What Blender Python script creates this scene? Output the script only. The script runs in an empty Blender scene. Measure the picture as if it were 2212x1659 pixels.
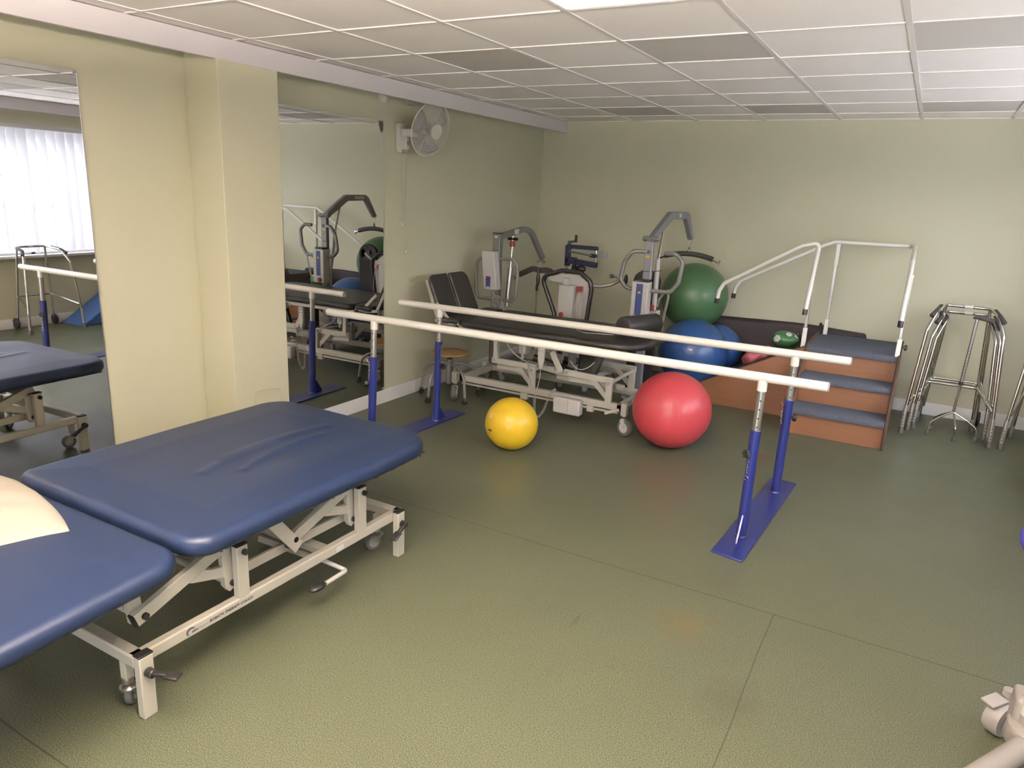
import bpy, bmesh, math, random
from mathutils import Vector, Matrix
random.seed(7)
scene = bpy.context.scene
COL = scene.collection
PI = math.pi
V = Vector

# ------------------------------------------------------------------ camera
cam_d = bpy.data.cameras.new('camera')
cam = bpy.data.objects.new('camera', cam_d)
COL.objects.link(cam)
cam_d.sensor_width = 36.0
cam_d.lens = 36.0 * 1555.8 / 2212.0
cam_d.clip_start = 0.05
def cam_basis(y, p, r):
    fwd = V((math.sin(y) * math.cos(p), math.cos(y) * math.cos(p), -math.sin(p)))
    right = V((math.cos(y), -math.sin(y), 0))
    up = right.cross(fwd)
    return right * math.cos(r) + up * math.sin(r), up * math.cos(r) - right * math.sin(r), fwd
cr, cu, cf = cam_basis(-0.508, 0.2591, 0.0452)
m3 = Matrix((cr, cu, -cf)).transposed()
cam.matrix_world = Matrix.Translation((0, 0, 1.66)) @ m3.to_4x4()
scene.camera = cam

# ------------------------------------------------------------------ world and exposure
vs = scene.view_settings
vs.view_transform = 'Standard'; vs.look = 'None'; vs.gamma = 1.0; vs.exposure = 0.40
try: vs.use_curve_mapping = False
except Exception: pass
w = bpy.data.worlds.new('world'); scene.world = w; w.use_nodes = True
bg = w.node_tree.nodes['Background']
bg.inputs[0].default_value = (0.90, 0.92, 1.0, 1); bg.inputs[1].default_value = 11.5
PANEL = 17.0          # base strength of the ceiling panels and the added hanging lights

# ------------------------------------------------------------------ materials
MATS = {}
def mat(name, col, rough=0.5, metal=0.0, spec=0.5, noise=0, amt=0.0, bump=0.0, bscale=60, coat=0, trans=0, emit=None, estr=0, sheen=0):
    m = bpy.data.materials.new(name); m.use_nodes = True
    nt = m.node_tree; b = nt.nodes['Principled BSDF']
    b.inputs['Base Color'].default_value = (*col, 1)
    b.inputs['Roughness'].default_value = rough
    b.inputs['Metallic'].default_value = metal
    b.inputs['Specular IOR Level'].default_value = spec
    if coat: b.inputs['Coat Weight'].default_value = coat
    if emit:
        b.inputs['Emission Color'].default_value = (*emit, 1); b.inputs['Emission Strength'].default_value = estr
    tc = nt.nodes.new('ShaderNodeTexCoord')
    if noise:
        n = nt.nodes.new('ShaderNodeTexNoise'); n.inputs['Scale'].default_value = noise; n.inputs['Detail'].default_value = 3
        nt.links.new(tc.outputs['Object'], n.inputs['Vector'])
        mx = nt.nodes.new('ShaderNodeMix'); mx.data_type = 'RGBA'
        mx.inputs[6].default_value = (*[c * (1 - amt) for c in col], 1); mx.inputs[7].default_value = (*[min(1, c * (1 + amt)) for c in col], 1)
        nt.links.new(n.outputs['Fac'], mx.inputs[0]); nt.links.new(mx.outputs[2], b.inputs['Base Color'])
    if bump:
        n2 = nt.nodes.new('ShaderNodeTexNoise'); n2.inputs['Scale'].default_value = bscale; n2.inputs['Detail'].default_value = 4
        nt.links.new(tc.outputs['Object'], n2.inputs['Vector'])
        bp = nt.nodes.new('ShaderNodeBump'); bp.inputs['Strength'].default_value = bump; bp.inputs['Distance'].default_value = 0.01
        nt.links.new(n2.outputs['Fac'], bp.inputs['Height']); nt.links.new(bp.outputs['Normal'], b.inputs['Normal'])
    MATS[name] = m
    return m
PAVE = mat('bounce_paving', (0.78, 0.77, 0.76), 0.8)
WALL = mat('sage_green_wall_paint', (0.56, 0.54, 0.395), 0.55, spec=0.4, noise=1.2, amt=0.04, bump=0.05, bscale=90)
BB = mat('white_gloss_skirting', (0.70, 0.68, 0.66), 0.35)
FASCIA = mat('white_fascia_paint', (0.62, 0.58, 0.60), 0.5)
TILE = mat('ceiling_tile_white', (0.97, 0.92, 0.89), 0.9, spec=0.1, bump=0.08, bscale=220)
TILE2 = mat('ceiling_tile_grey', (0.66, 0.62, 0.59), 0.8, spec=0.1, noise=300, amt=0.08)
TBAR = mat('ceiling_bar_white', (0.82, 0.78, 0.75), 0.4)
CREAM = mat('cream_powder_coat', (0.45, 0.425, 0.37), 0.38, noise=8, amt=0.04)
CREAM2 = mat('ivory_powder_coat', (0.46, 0.44, 0.385), 0.35)
WHITE = mat('white_enamel', (0.82, 0.79, 0.73), 0.22, coat=0.3)
BLUEP = mat('royal_blue_paint', (0.012, 0.019, 0.135), 0.28, coat=0.2, noise=6, amt=0.1)
BLACK = mat('black_plastic', (0.014, 0.013, 0.013), 0.42)
RUBBER = mat('grey_rubber', (0.11, 0.105, 0.10), 0.6)
GREYP = mat('grey_plastic', (0.34, 0.32, 0.31), 0.45)
PALEP = mat('pale_grey_plastic', (0.52, 0.50, 0.47), 0.4)
CHROME = mat('chrome', (0.62, 0.60, 0.56), 0.14, metal=1.0)
STEEL = mat('brushed_steel', (0.45, 0.44, 0.42), 0.32, metal=0.9)
GREYM = mat('grey_silver_enamel', (0.21, 0.21, 0.205), 0.36, metal=0.25)
GREYB = mat('bluish_grey_enamel', (0.25, 0.25, 0.27), 0.36, metal=0.2)
FOAM = mat('dark_foam_grip', (0.05, 0.046, 0.045), 0.75)
BLKVIN = mat('black_vinyl', (0.022, 0.020, 0.020), 0.42, bump=0.04, bscale=120)
DARKMAT = mat('dark_brown_mat', (0.028, 0.020, 0.024), 0.7, bump=0.1, bscale=40)
RED = mat('dark_red_plastic', (0.30, 0.03, 0.03), 0.4)
NAVY = mat('navy_label', (0.03, 0.05, 0.17), 0.4)
DNAVY = mat('dark_navy_metal', (0.018, 0.022, 0.06), 0.4, metal=0.2)
YEL = mat('yellow_label', (0.6, 0.42, 0.05), 0.5)
LABEL = mat('white_label', (0.62, 0.61, 0.58), 0.5)
INK = mat('dark_ink', (0.02, 0.022, 0.05), 0.5)
INK2 = mat('grey_ink', (0.25, 0.25, 0.27), 0.5)
WOODS = mat('stool_seat_wood', (0.40, 0.22, 0.09), 0.35, noise=12, amt=0.15)
PLY = mat('underside_board', (0.07, 0.06, 0.05), 0.8)
CABLE = mat('pale_cable', (0.42, 0.40, 0.36), 0.5)
PILLOW = mat('cream_pillowcase', (0.43, 0.39, 0.33), 0.85, spec=0.1, bump=0.12, bscale=25)
PINK = mat('pink_rubber', (0.62, 0.16, 0.20), 0.5)
ALU = mat('dull_aluminium', (0.40, 0.38, 0.35), 0.4, metal=0.6)
BLIND = None

def vinyl_blue():
    m = mat('blue_vinyl', (0.011, 0.020, 0.052), 0.38, spec=0.28, bump=0.05, bscale=160)
    return m
VINYL = vinyl_blue()
def ball_mat(name, col, rough=0.3, axis='X', freq=90, strength=0.25):
    m = mat(name, col, rough, coat=0.15)
    nt = m.node_tree; b = nt.nodes['Principled BSDF']
    tc = nt.nodes.new('ShaderNodeTexCoord'); wv = nt.nodes.new('ShaderNodeTexWave')
    wv.wave_type = 'BANDS'; wv.bands_direction = axis; wv.inputs['Scale'].default_value = freq / 6.0; wv.inputs['Distortion'].default_value = 0.4
    wv.inputs['Detail'].default_value = 1
    rp = nt.nodes.new('ShaderNodeValToRGB'); rp.color_ramp.elements[0].position = 0.0; rp.color_ramp.elements[1].position = 0.25
    nt.links.new(tc.outputs['Object'], wv.inputs['Vector']); nt.links.new(wv.outputs['Fac'], rp.inputs['Fac'])
    bp = nt.nodes.new('ShaderNodeBump'); bp.inputs['Strength'].default_value = strength; bp.inputs['Distance'].default_value = 0.004
    nt.links.new(rp.outputs['Color'], bp.inputs['Height']); nt.links.new(bp.outputs['Normal'], b.inputs['Normal'])
    return m
B_YEL = ball_mat('yellow_ball_rubber', (0.66, 0.44, 0.02), 0.38, 'Z', 55, 0.05)
B_RED = ball_mat('red_ball_rubber', (0.50, 0.055, 0.07), 0.40, 'X', 60, 0.08)
B_GRN = ball_mat('green_ball_rubber', (0.065, 0.155, 0.070), 0.42, 'X', 30, 0.05)
B_BLU = ball_mat('blue_ball_rubber', (0.020, 0.070, 0.22), 0.36, 'X', 30, 0.06)

def mirror_mat():
    m = mat('mirror_silver', (0.80, 0.80, 0.79), 0.012, metal=1.0)
    return m
MIRROR = mirror_mat()

def wood_mat(name, c1, c2, axis=0):
    m = mat(name, c1, 0.42)
    nt = m.node_tree; b = nt.nodes['Principled BSDF']
    tc = nt.nodes.new('ShaderNodeTexCoord'); mp = nt.nodes.new('ShaderNodeMapping')
    sc = [1.2, 1.2, 26.0]
    mp.inputs['Scale'].default_value = sc
    n = nt.nodes.new('ShaderNodeTexNoise'); n.inputs['Scale'].default_value = 3.0; n.inputs['Detail'].default_value = 6
    mx = nt.nodes.new('ShaderNodeMix'); mx.data_type = 'RGBA'
    mx.inputs[6].default_value = (*c1, 1); mx.inputs[7].default_value = (*c2, 1)
    nt.links.new(tc.outputs['Object'], mp.inputs['Vector']); nt.links.new(mp.outputs['Vector'], n.inputs['Vector'])
    nt.links.new(n.outputs['Fac'], mx.inputs[0]); nt.links.new(mx.outputs[2], b.inputs['Base Color'])
    return m
LAM = wood_mat('cherry_laminate', (0.20, 0.085, 0.038), (0.28, 0.125, 0.06))
LAMD = mat('dark_edge_strip', (0.06, 0.035, 0.025), 0.6)

def carpet_mat():
    m = mat('blue_grey_carpet', (0.10, 0.11, 0.14), 0.95, spec=0.1, noise=180, amt=0.75, bump=0.6, bscale=260)
    return m
CARPET = carpet_mat()

def floor_mat():
    m = bpy.data.materials.new('green_safety_vinyl'); m.use_nodes = True
    nt = m.node_tree; L = nt.links; b = nt.nodes['Principled BSDF']
    tc = nt.nodes.new('ShaderNodeTexCoord'); P = tc.outputs['Object']
    def noise(s, d=2, r=0.5):
        n = nt.nodes.new('ShaderNodeTexNoise'); n.inputs['Scale'].default_value = s; n.inputs['Detail'].default_value = d
        n.inputs['Roughness'].default_value = r
        L.new(P, n.inputs['Vector']); return n.outputs['Fac']
    def mix(f, a, c):
        x = nt.nodes.new('ShaderNodeMix'); x.data_type = 'RGBA'
        for i, v in ((0, f), (6, a), (7, c)):
            if isinstance(v, (tuple, float)): x.inputs[i].default_value = v
            else: L.new(v, x.inputs[i])
        return x.outputs[2]
    def math_(op, a, c=None, clamp=False):
        x = nt.nodes.new('ShaderNodeMath'); x.operation = op; x.use_clamp = clamp
        for i, v in ((0, a), (1, c)):
            if v is None: continue
            if isinstance(v, (float, int)): x.inputs[i].default_value = v
            else: L.new(v, x.inputs[i])
        return x.outputs[0]
    def ramp(f, p0, p1):
        x = nt.nodes.new('ShaderNodeMapRange'); x.inputs[1].default_value = p0; x.inputs[2].default_value = p1
        L.new(f, x.inputs[0]); return x.outputs[0]
    speck = ramp(noise(330, 2, 0.7), 0.40, 0.60)
    c = mix(speck, (0.011, 0.017, 0.010, 1), (0.178, 0.190, 0.122, 1))
    blotch = ramp(noise(2.2, 5, 0.6), 0.35, 0.7)
    c = mix(math_('MULTIPLY', blotch, 0.35), c, (0.080, 0.088, 0.055, 1))
    scuff = ramp(noise(7.0, 8, 0.7), 0.60, 0.75)
    c = mix(math_('MULTIPLY', scuff, 0.25), c, (0.055, 0.05, 0.033, 1))
    sep = nt.nodes.new('ShaderNodeSeparateXYZ'); L.new(P, sep.inputs[0]); X, Y = sep.outputs[0], sep.outputs[1]
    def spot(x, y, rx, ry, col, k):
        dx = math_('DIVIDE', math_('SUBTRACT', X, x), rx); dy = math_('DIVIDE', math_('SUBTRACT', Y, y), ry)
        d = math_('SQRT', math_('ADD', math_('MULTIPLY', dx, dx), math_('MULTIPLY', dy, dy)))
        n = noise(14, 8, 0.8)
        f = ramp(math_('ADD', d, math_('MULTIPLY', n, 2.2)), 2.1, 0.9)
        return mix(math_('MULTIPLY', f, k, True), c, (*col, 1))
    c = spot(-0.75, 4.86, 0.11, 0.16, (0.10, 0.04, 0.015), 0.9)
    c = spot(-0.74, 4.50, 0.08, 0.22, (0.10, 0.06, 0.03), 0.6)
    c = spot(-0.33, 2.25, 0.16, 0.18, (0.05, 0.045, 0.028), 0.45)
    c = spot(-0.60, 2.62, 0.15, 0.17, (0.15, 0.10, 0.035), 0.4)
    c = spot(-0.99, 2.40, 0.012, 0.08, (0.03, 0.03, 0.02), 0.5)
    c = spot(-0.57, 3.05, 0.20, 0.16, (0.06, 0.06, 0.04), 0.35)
    def seam(coord, v, wd, other=None, lim=None):
        wob = math_('MULTIPLY', math_('SUBTRACT', noise(1.5, 2), 0.5), 0.03)
        f = math_('LESS_THAN', math_('ABSOLUTE', math_('SUBTRACT', math_('ADD', coord, wob), v)), wd)
        if other is not None: f = math_('MULTIPLY', f, math_('LESS_THAN', other, lim))
        return mix(math_('MULTIPLY', f, 0.85), c, (0.035, 0.035, 0.022, 1))
    c = seam(Y, 2.90, 0.0028)
    c = seam(Y, 4.90, 0.0022)
    c = seam(X, -0.31, 0.002, Y, 2.9)
    c = seam(Y, 0.90, 0.0028)
    L.new(c, b.inputs['Base Color'])
    b.inputs['Roughness'].default_value = 0.36; b.inputs['Specular IOR Level'].default_value = 0.30
    rr = nt.nodes.new('ShaderNodeMapRange'); rr.inputs[3].default_value = 0.30; rr.inputs[4].default_value = 0.46
    L.new(noise(3.0, 4), rr.inputs[0]); L.new(rr.outputs[0], b.inputs['Roughness'])
    bp = nt.nodes.new('ShaderNodeBump'); bp.inputs['Strength'].default_value = 0.02; bp.inputs['Distance'].default_value = 0.0003
    L.new(noise(300, 2), bp.inputs['Height']); L.new(bp.outputs['Normal'], b.inputs['Normal'])
    return m
FLOOR = floor_mat()

def blind_mat():
    m = bpy.data.materials.new('white_blind_fabric'); m.use_nodes = True
    nt = m.node_tree; nt.nodes.clear()
    o = nt.nodes.new('ShaderNodeOutputMaterial'); mx = nt.nodes.new('ShaderNodeMixShader'); mx.inputs[0].default_value = 0.03
    d = nt.nodes.new('ShaderNodeBsdfDiffuse'); t = nt.nodes.new('ShaderNodeBsdfTranslucent')
    d.inputs[0].default_value = (0.82, 0.82, 0.88, 1); t.inputs[0].default_value = (0.80, 0.82, 0.92, 1)
    nt.links.new(d.outputs[0], mx.inputs[1]); nt.links.new(t.outputs[0], mx.inputs[2]); nt.links.new(mx.outputs[0], o.inputs[0])
    return m
BLIND = blind_mat()
def glass_mat():
    m = bpy.data.materials.new('window_glass'); m.use_nodes = True
    nt = m.node_tree; nt.nodes.clear()
    o = nt.nodes.new('ShaderNodeOutputMaterial'); mx = nt.nodes.new('ShaderNodeMixShader'); mx.inputs[0].default_value = 0.06
    t = nt.nodes.new('ShaderNodeBsdfTransparent'); g = nt.nodes.new('ShaderNodeBsdfGlossy'); g.inputs['Roughness'].default_value = 0.02
    nt.links.new(t.outputs[0], mx.inputs[1]); nt.links.new(g.outputs[0], mx.inputs[2]); nt.links.new(mx.outputs[0], o.inputs[0])
    return m
GLASS = glass_mat()
HEDGE = mat('hedge_leaves', (0.05, 0.11, 0.04), 0.7, noise=9, amt=0.7)
LIT = mat('added_light_diffuser', (0.9, 0.88, 0.85), 0.4, emit=(1.0, 0.81, 0.62), estr=PANEL)  # downward glow of the hanging lights added out of view
LITUP = mat('added_uplight_diffuser', (0.9, 0.88, 0.85), 0.4, emit=(1.0, 0.86, 0.74), estr=PANEL * 15.0)  # strong upward glow added only to lift the ceiling brightness
LIT2 = mat('dim_ceiling_diffuser', (0.9, 0.88, 0.85), 0.4, emit=(1.0, 0.88, 0.76), estr=PANEL * 0.18)
FANP = mat('cream_fan_plastic', (0.62, 0.58, 0.52), 0.35)
BLADE = mat('smoke_fan_blade', (0.34, 0.31, 0.31), 0.35)
WIRE = mat('fan_wire', (0.70, 0.66, 0.62), 0.4)

# ------------------------------------------------------------------ object helpers
WM = {}
def setp(o, **k):
    for a, b in k.items():
        if b is not None: o[a] = b
def thing(name, label, cat, loc=(0, 0, 0), rz=0.0, group=None):
    o = bpy.data.objects.new(name, None); o.empty_display_size = 0.1; COL.objects.link(o)
    o.location = loc; o.rotation_euler = (0, 0, rz)
    WM[o] = Matrix.Translation(loc) @ Matrix.Rotation(rz, 4, 'Z')
    setp(o, label=label, category=cat, group=group)
    return o
def frame_of(d, up=V((0, 0, 1))):
    d = V(d).normalized()
    up = V(up)
    if abs(d.dot(up.normalized())) > 0.995: up = V((0, 1, 0)) if abs(d.y) < 0.9 else V((1, 0, 0))
    s = up.cross(d).normalized(); u = d.cross(s).normalized()
    return d, s, u
class MB:
    def __init__(s): s.v = []; s.f = []; s.sm = True
    def add(s, vs, fs):
        n = len(s.v); s.v += [V(a) for a in vs]; s.f += [tuple(i + n for i in f) for f in fs]; return s
    def hexa(s, P):
        return s.add(P, [(0, 3, 2, 1), (4, 5, 6, 7), (0, 1, 5, 4), (1, 2, 6, 5), (2, 3, 7, 6), (3, 0, 4, 7)])
    def box(s, x0, x1, y0, y1, z0, z1):
        return s.hexa([(x0, y0, z0), (x1, y0, z0), (x1, y1, z0), (x0, y1, z0), (x0, y0, z1), (x1, y0, z1), (x1, y1, z1), (x0, y1, z1)])
    def bar(s, a, b, w, h, up=(0, 0, 1)):
        a, b = V(a), V(b); d, sd, u = frame_of(b - a, up)
        P = []
        for c in (a, b):
            for i, j in ((-1, -1), (1, -1), (1, 1), (-1, 1)):
                P.append(c + sd * (i * w / 2) + u * (j * h / 2))
        return s.hexa([P[0], P[1], P[2], P[3], P[4], P[5], P[6], P[7]])
    def cyl(s, a, b, r, r2=None, n=20, caps=True):
        a, b = V(a), V(b); r2 = r if r2 is None else r2
        d, sd, u = frame_of(b - a)
        vs = []
        for c, rr in ((a, r), (b, r2)):
            for i in range(n):
                t = 2 * PI * i / n; vs.append(c + sd * (math.cos(t) * rr) + u * (math.sin(t) * rr))
        fs = [(i, (i + 1) % n, n + (i + 1) % n, n + i) for i in range(n)]
        if caps: fs += [tuple(range(n - 1, -1, -1)), tuple(range(n, 2 * n))]
        return s.add(vs, fs)
    def lathe(s, a, axis, prof, n=28):
        a = V(a); d, sd, u = frame_of(axis)
        vs = []
        for (r, h) in prof:
            for i in range(n):
                t = 2 * PI * i / n; vs.append(a + d * h + (sd * math.cos(t) + u * math.sin(t)) * max(r, 1e-4))
        fs = []
        for k in range(len(prof) - 1):
            for i in range(n):
                j = (i + 1) % n; fs.append((k * n + i, k * n + j, (k + 1) * n + j, (k + 1) * n + i))
        fs += [tuple(range(n - 1, -1, -1)), tuple(range((len(prof) - 1) * n, len(prof) * n))]
        return s.add(vs, fs)
    def tube(s, pts, r, fillet=0.0, n=12, closed=False, seg=7, caps=True):
        pts = [V(p) for p in pts]
        if fillet > 0:
            out = []; N = len(pts)
            for i, p in enumerate(pts):
                if not closed and i in (0, N - 1): out.append(p); continue
                a, b = pts[i - 1], pts[(i + 1) % N]
                d1 = (a - p); d2 = (b - p); l1, l2 = d1.length, d2.length
                if l1 < 1e-6 or l2 < 1e-6: out.append(p); continue
                ang = d1.angle(d2)
                if ang > PI - 0.05: out.append(p); continue
                t = min(fillet / math.tan(ang / 2), l1 * 0.48, l2 * 0.48)
                p1 = p + d1.normalized() * t; p2 = p + d2.normalized() * t
                for k in range(seg + 1):
                    u = k / seg; out.append(p1 * (1 - u) ** 2 + p * 2 * u * (1 - u) + p2 * u ** 2)
            pts = out
        N = len(pts); vs = []; prev = None
        for i, p in enumerate(pts):
            if closed: t = pts[(i + 1) % N] - pts[i - 1]
            else: t = pts[min(i + 1, N - 1)] - pts[max(i - 1, 0)]
            t.normalize()
            if prev is None: _, sd, u = frame_of(t)
            else:
                sd = prev - t * prev.dot(t)
                if sd.length < 1e-5: _, sd, u = frame_of(t)
                sd.normalize(); u = t.cross(sd).normalized()
            prev = sd
            for k in range(n):
                a = 2 * PI * k / n; vs.append(p + (sd * math.cos(a) + u * math.sin(a)) * r)
        fs = []
        for i in range(N if closed else N - 1):
            j = (i + 1) % N
            for k in range(n):
                l = (k + 1) % n; fs.append((i * n + k, i * n + l, j * n + l, j * n + k))
        if not closed and caps: fs += [tuple(range(n - 1, -1, -1)), tuple(range((N - 1) * n, N * n))]
        return s.add(vs, fs)
    def ell(s, c, rx, ry, rz, nu=32, nv=20, rot=None):
        c = V(c); vs = []
        for i in range(nv + 1):
            ph = PI * i / nv - PI / 2
            for k in range(nu):
                t = 2 * PI * k / nu
                p = V((rx * math.cos(ph) * math.cos(t), ry * math.cos(ph) * math.sin(t), rz * math.sin(ph)))
                if rot: p = rot @ p
                vs.append(c + p)
        fs = [(i * nu + k, i * nu + (k + 1) % nu, (i + 1) * nu + (k + 1) % nu, (i + 1) * nu + k) for i in range(nv) for k in range(nu)]
        return s.add(vs, fs)
    def prism(s, poly, ax, lo, hi):
        """poly in the two other axes (in x,y,z order) extruded along axis ax"""
        n = len(poly)
        def pt(p, t):
            q = list(p); q.insert(ax, t); return V(q)
        vs = [pt(p, lo) for p in poly] + [pt(p, hi) for p in poly]
        fs = [tuple(range(n - 1, -1, -1)), tuple(range(n, 2 * n))] + [(i, (i + 1) % n, n + (i + 1) % n, n + i) for i in range(n)]
        return s.add(vs, fs)
    def build(s, name, m, parent=None, bevel=0.0, smooth=True, ang=0.6, local=False, label=None, segs=2):
        me = bpy.data.meshes.new(name)
        vs = s.v
        if parent is not None and not local:
            iv = WM[parent].inverted(); vs = [iv @ v for v in vs]
        me.from_pydata([tuple(v) for v in vs], [], s.f)
        bm = bmesh.new(); bm.from_mesh(me)
        bmesh.ops.remove_doubles(bm, verts=bm.verts, dist=1e-6)
        bmesh.ops.recalc_face_normals(bm, faces=bm.faces); bm.to_mesh(me); bm.free()
        if smooth:
            me.shade_smooth(); me.set_sharp_from_angle(angle=ang)
        o = bpy.data.objects.new(name, me); COL.objects.link(o)
        me.materials.append(m)
        if parent is not None: o.parent = parent; WM[o] = WM[parent]
        else: WM[o] = Matrix.Identity(4)
        if bevel:
            md = o.modifiers.new('bevel', 'BEVEL'); md.width = bevel; md.segments = segs; md.limit_method = 'ANGLE'; md.angle_limit = 0.7
            md.harden_normals = False
        if label: o['label'] = label
        return o
def tag(o, label, cat, group=None, kind=None):
    setp(o, label=label, category=cat, group=group, kind=kind); return o
def struct(o): o['kind'] = 'structure'; return o
def origin_to(o, loc):
    d = V(loc) - o.location
    for v in o.data.vertices: v.co -= d
    o.location = loc; WM[o] = Matrix.Translation(loc)
    return o
def copy_tree(o, loc=None, rz=None, parent=None):
    c = o.copy(); COL.objects.link(c)
    if parent is not None: c.parent = parent
    if loc is not None: c.location = loc
    if rz is not None: c.rotation_euler = (0, 0, rz)
    for ch in list(o.children): copy_tree(ch, parent=c)
    return c
def text_obj(txt, size, mt, name, origin, xd, yd, parent, bold=False, shear=0, align='LEFT', off=0.0, ext=0.0002):
    cu = bpy.data.curves.new(name, 'FONT'); cu.body = txt; cu.size = size; cu.align_x = align; cu.shear = shear
    cu.offset = off; cu.extrude = ext; cu.resolution_u = 3
    t = bpy.data.objects.new(name + '_tmp', cu); COL.objects.link(t)
    dg = bpy.context.evaluated_depsgraph_get()
    me = bpy.data.meshes.new_from_object(t.evaluated_get(dg)); bpy.data.objects.remove(t)
    o = bpy.data.objects.new(name, me); COL.objects.link(o); me.materials.clear(); me.materials.append(mt)
    xd = V(xd).normalized(); yd = V(yd).normalized(); zd = xd.cross(yd)
    M = Matrix((xd, yd, zd)).transposed().to_4x4(); M.translation = V(origin)
    iv = WM[parent].inverted() @ M
    me.transform(iv); o.parent = parent; WM[o] = WM[parent]
    return o

# ------------------------------------------------------------------ room shell
XL, XR, YB, YN, ZC = -3.578, 1.25, 6.856, -2.6, 2.366
struct(MB().box(XL - 0.15, XR + 0.15, YN - 0.15, YB + 0.15, -0.1, 0.0).build('floor', FLOOR))
struct(MB().box(XL - 0.15, XL, YN, YB, 0, ZC + 0.1).build('wall_left', WALL))
struct(MB().box(XL - 0.15, XR + 0.15, YB, YB + 0.15, 0, ZC + 0.1).build('wall_back', WALL))
NW0, NW1, NZ0, NZ1 = -1.3, 0.6, 0.12, 1.70      # unseen window opening added behind the viewer for frontal light
struct(MB().box(XL - 0.15, XR + 0.15, YN - 0.15, YN, 0, NZ0).box(XL - 0.15, XR + 0.15, YN - 0.15, YN, NZ1, ZC + 0.1).box(XL - 0.15, NW0, YN - 0.15, YN, NZ0, NZ1).box(NW1, XR + 0.15, YN - 0.15, YN, NZ0, NZ1).build('wall_near', WALL))
_f = MB()
for (a, b, c, d) in ((NW0, NW1, NZ0, NZ0 + 0.05), (NW0, NW1, NZ1 - 0.05, NZ1), (NW0, NW0 + 0.05, NZ0, NZ1), (NW1 - 0.05, NW1, NZ0, NZ1), (-0.475, -0.425, NZ0, NZ1)):
    _f.box(a, b, YN - 0.10, YN - 0.05, c, d)
_w = struct(_f.build('window_3', BB, bevel=0.003))
MB().box(NW0 + 0.04, NW1 - 0.04, YN - 0.078, YN - 0.074, NZ0 + 0.04, NZ1 - 0.04).build('glass_pane', GLASS, _w)
WY0, WY1, WZ0, WZ1 = 2.0, 5.95, 0.78, 2.06
WINS = [(WY0, WY1)]
mb = MB()
mb.box(XR, XR + 0.15, YN, YB, 0, WZ0); mb.box(XR, XR + 0.15, YN, YB, WZ1, ZC + 0.1)
for a, b in ((YN, WY0), (WY1, YB)): mb.box(XR, XR + 0.15, a, b, WZ0, WZ1)
struct(mb.build('wall_right', WALL))
struct(MB().box(XL, -3.32, 2.70, 3.105, 0, 2.30).build('wall_left_pillar', WALL, bevel=0.004))
# faint boxed panel near the foot of the pillar
pn = [(2.835, 0.30), (2.835, 0.435), (2.85, 0.457), (2.872, 0.462), (3.005, 0.442), (3.030, 0.43), (3.038, 0.41), (3.038, 0.30)]
struct(MB().tube([(-3.3185, y, z) for y, z in pn], 0.003, 0.008, n=8).build('trim_3', WALL))
# small plaster bump line where the pillar meets the wall
# skirting
struct(MB().prism([(XL, 0), (XL + 0.018, 0), (XL + 0.018, 0.085), (XL + 0.006, 0.105), (XL, 0.105)], 1, 3.105, YB).build('baseboard_left', BB)) if False else None
def skirt(name, pts):
    mb = MB()
    for (x0, y0, x1, y1, nx, ny) in pts:
        a = V((x0, y0, 0)); b = V((x1, y1, 0)); n = V((nx, ny, 0))
        prof = [(0, 0), (0.018, 0), (0.018, 0.082), (0.008, 0.102), (0, 0.102)]
        vs = [a + n * p + V((0, 0, q)) for p, q in prof] + [b + n * p + V((0, 0, q)) for p, q in prof]
        k = len(prof)
        mb.add(vs, [tuple(range(k)), tuple(range(2 * k - 1, k - 1, -1))] + [(i, (i + 1) % k, k + (i + 1) % k, k + i) for i in range(k)])
    return struct(mb.build(name, BB))
skirt('baseboard_left', [(XL, 3.105, XL, YB, 1, 0), (XL, YN, XL, 2.70, 1, 0)])
skirt('baseboard_back', [(XL, YB, XR, YB, 0, -1)])
skirt('baseboard_right', [(XR, YN, XR, YB, -1, 0)])
skirt('baseboard_near', [(XL, YN, XR, YN, 0, 1)])
struct(MB().box(-3.345, -3.318, YN, YB, 2.258, ZC).build('trim_1', FASCIA, bevel=0.002))
struct(MB().box(XR - 0.30, XR - 0.27, YN, YB, 2.258, ZC).build('trim_2', FASCIA, bevel=0.002))

# suspended ceiling: tiles and bars on the 600 mm grid
AX0, BY0, G = -2.607, 2.22, 0.6
mb = MB(); mb2 = MB(); mbb = MB()
kx = [AX0 + G * k for k in range(-2, 8)]
ky = [BY0 + G * j for j in range(-9, 9)]
lit = [(2, 0), (4, 0), (1, -4), (2, -3), (3, -3)]  # the rows behind the view hold the added hanging lights
grey = {(0, 2), (2, 2), (4, 2), (0, 6), (2, 6), (4, 6)}
rnd = random.Random(3)
lit_cells = []
for k in range(-2, 7):
    for j in range(-9, 8):
        x0, x1 = max(AX0 + G * k, XL), min(AX0 + G * (k + 1), XR)
        y0, y1 = max(BY0 + G * j, YN), min(BY0 + G * (j + 1), YB)
        if x1 - x0 < 0.02 or y1 - y0 < 0.02: continue
        if (k, j) in lit:
            lit_cells.append((x0, x1, y0, y1))
            if j >= 0: continue
        t = rnd.uniform(-0.0015, 0.0015); t2 = rnd.uniform(-0.0015, 0.0015)
        z = ZC + 0.004
        tgt = mb2 if (k, j) in grey else mb
        tgt.hexa([(x0, y0, z - t), (x1, y0, z + t2), (x1, y1, z + t), (x0, y1, z - t2), (x0, y0, z + 0.02), (x1, y0, z + 0.02), (x1, y1, z + 0.02), (x0, y1, z + 0.02)])
for x in kx:
    if XL < x < XR: mbb.box(x - 0.012, x + 0.012, YN, YB, ZC - 0.001, ZC + 0.012)
for y in ky:
    if YN < y < YB: mbb.box(XL, XR, y - 0.007, y + 0.007, ZC - 0.0005, ZC + 0.012)
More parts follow.
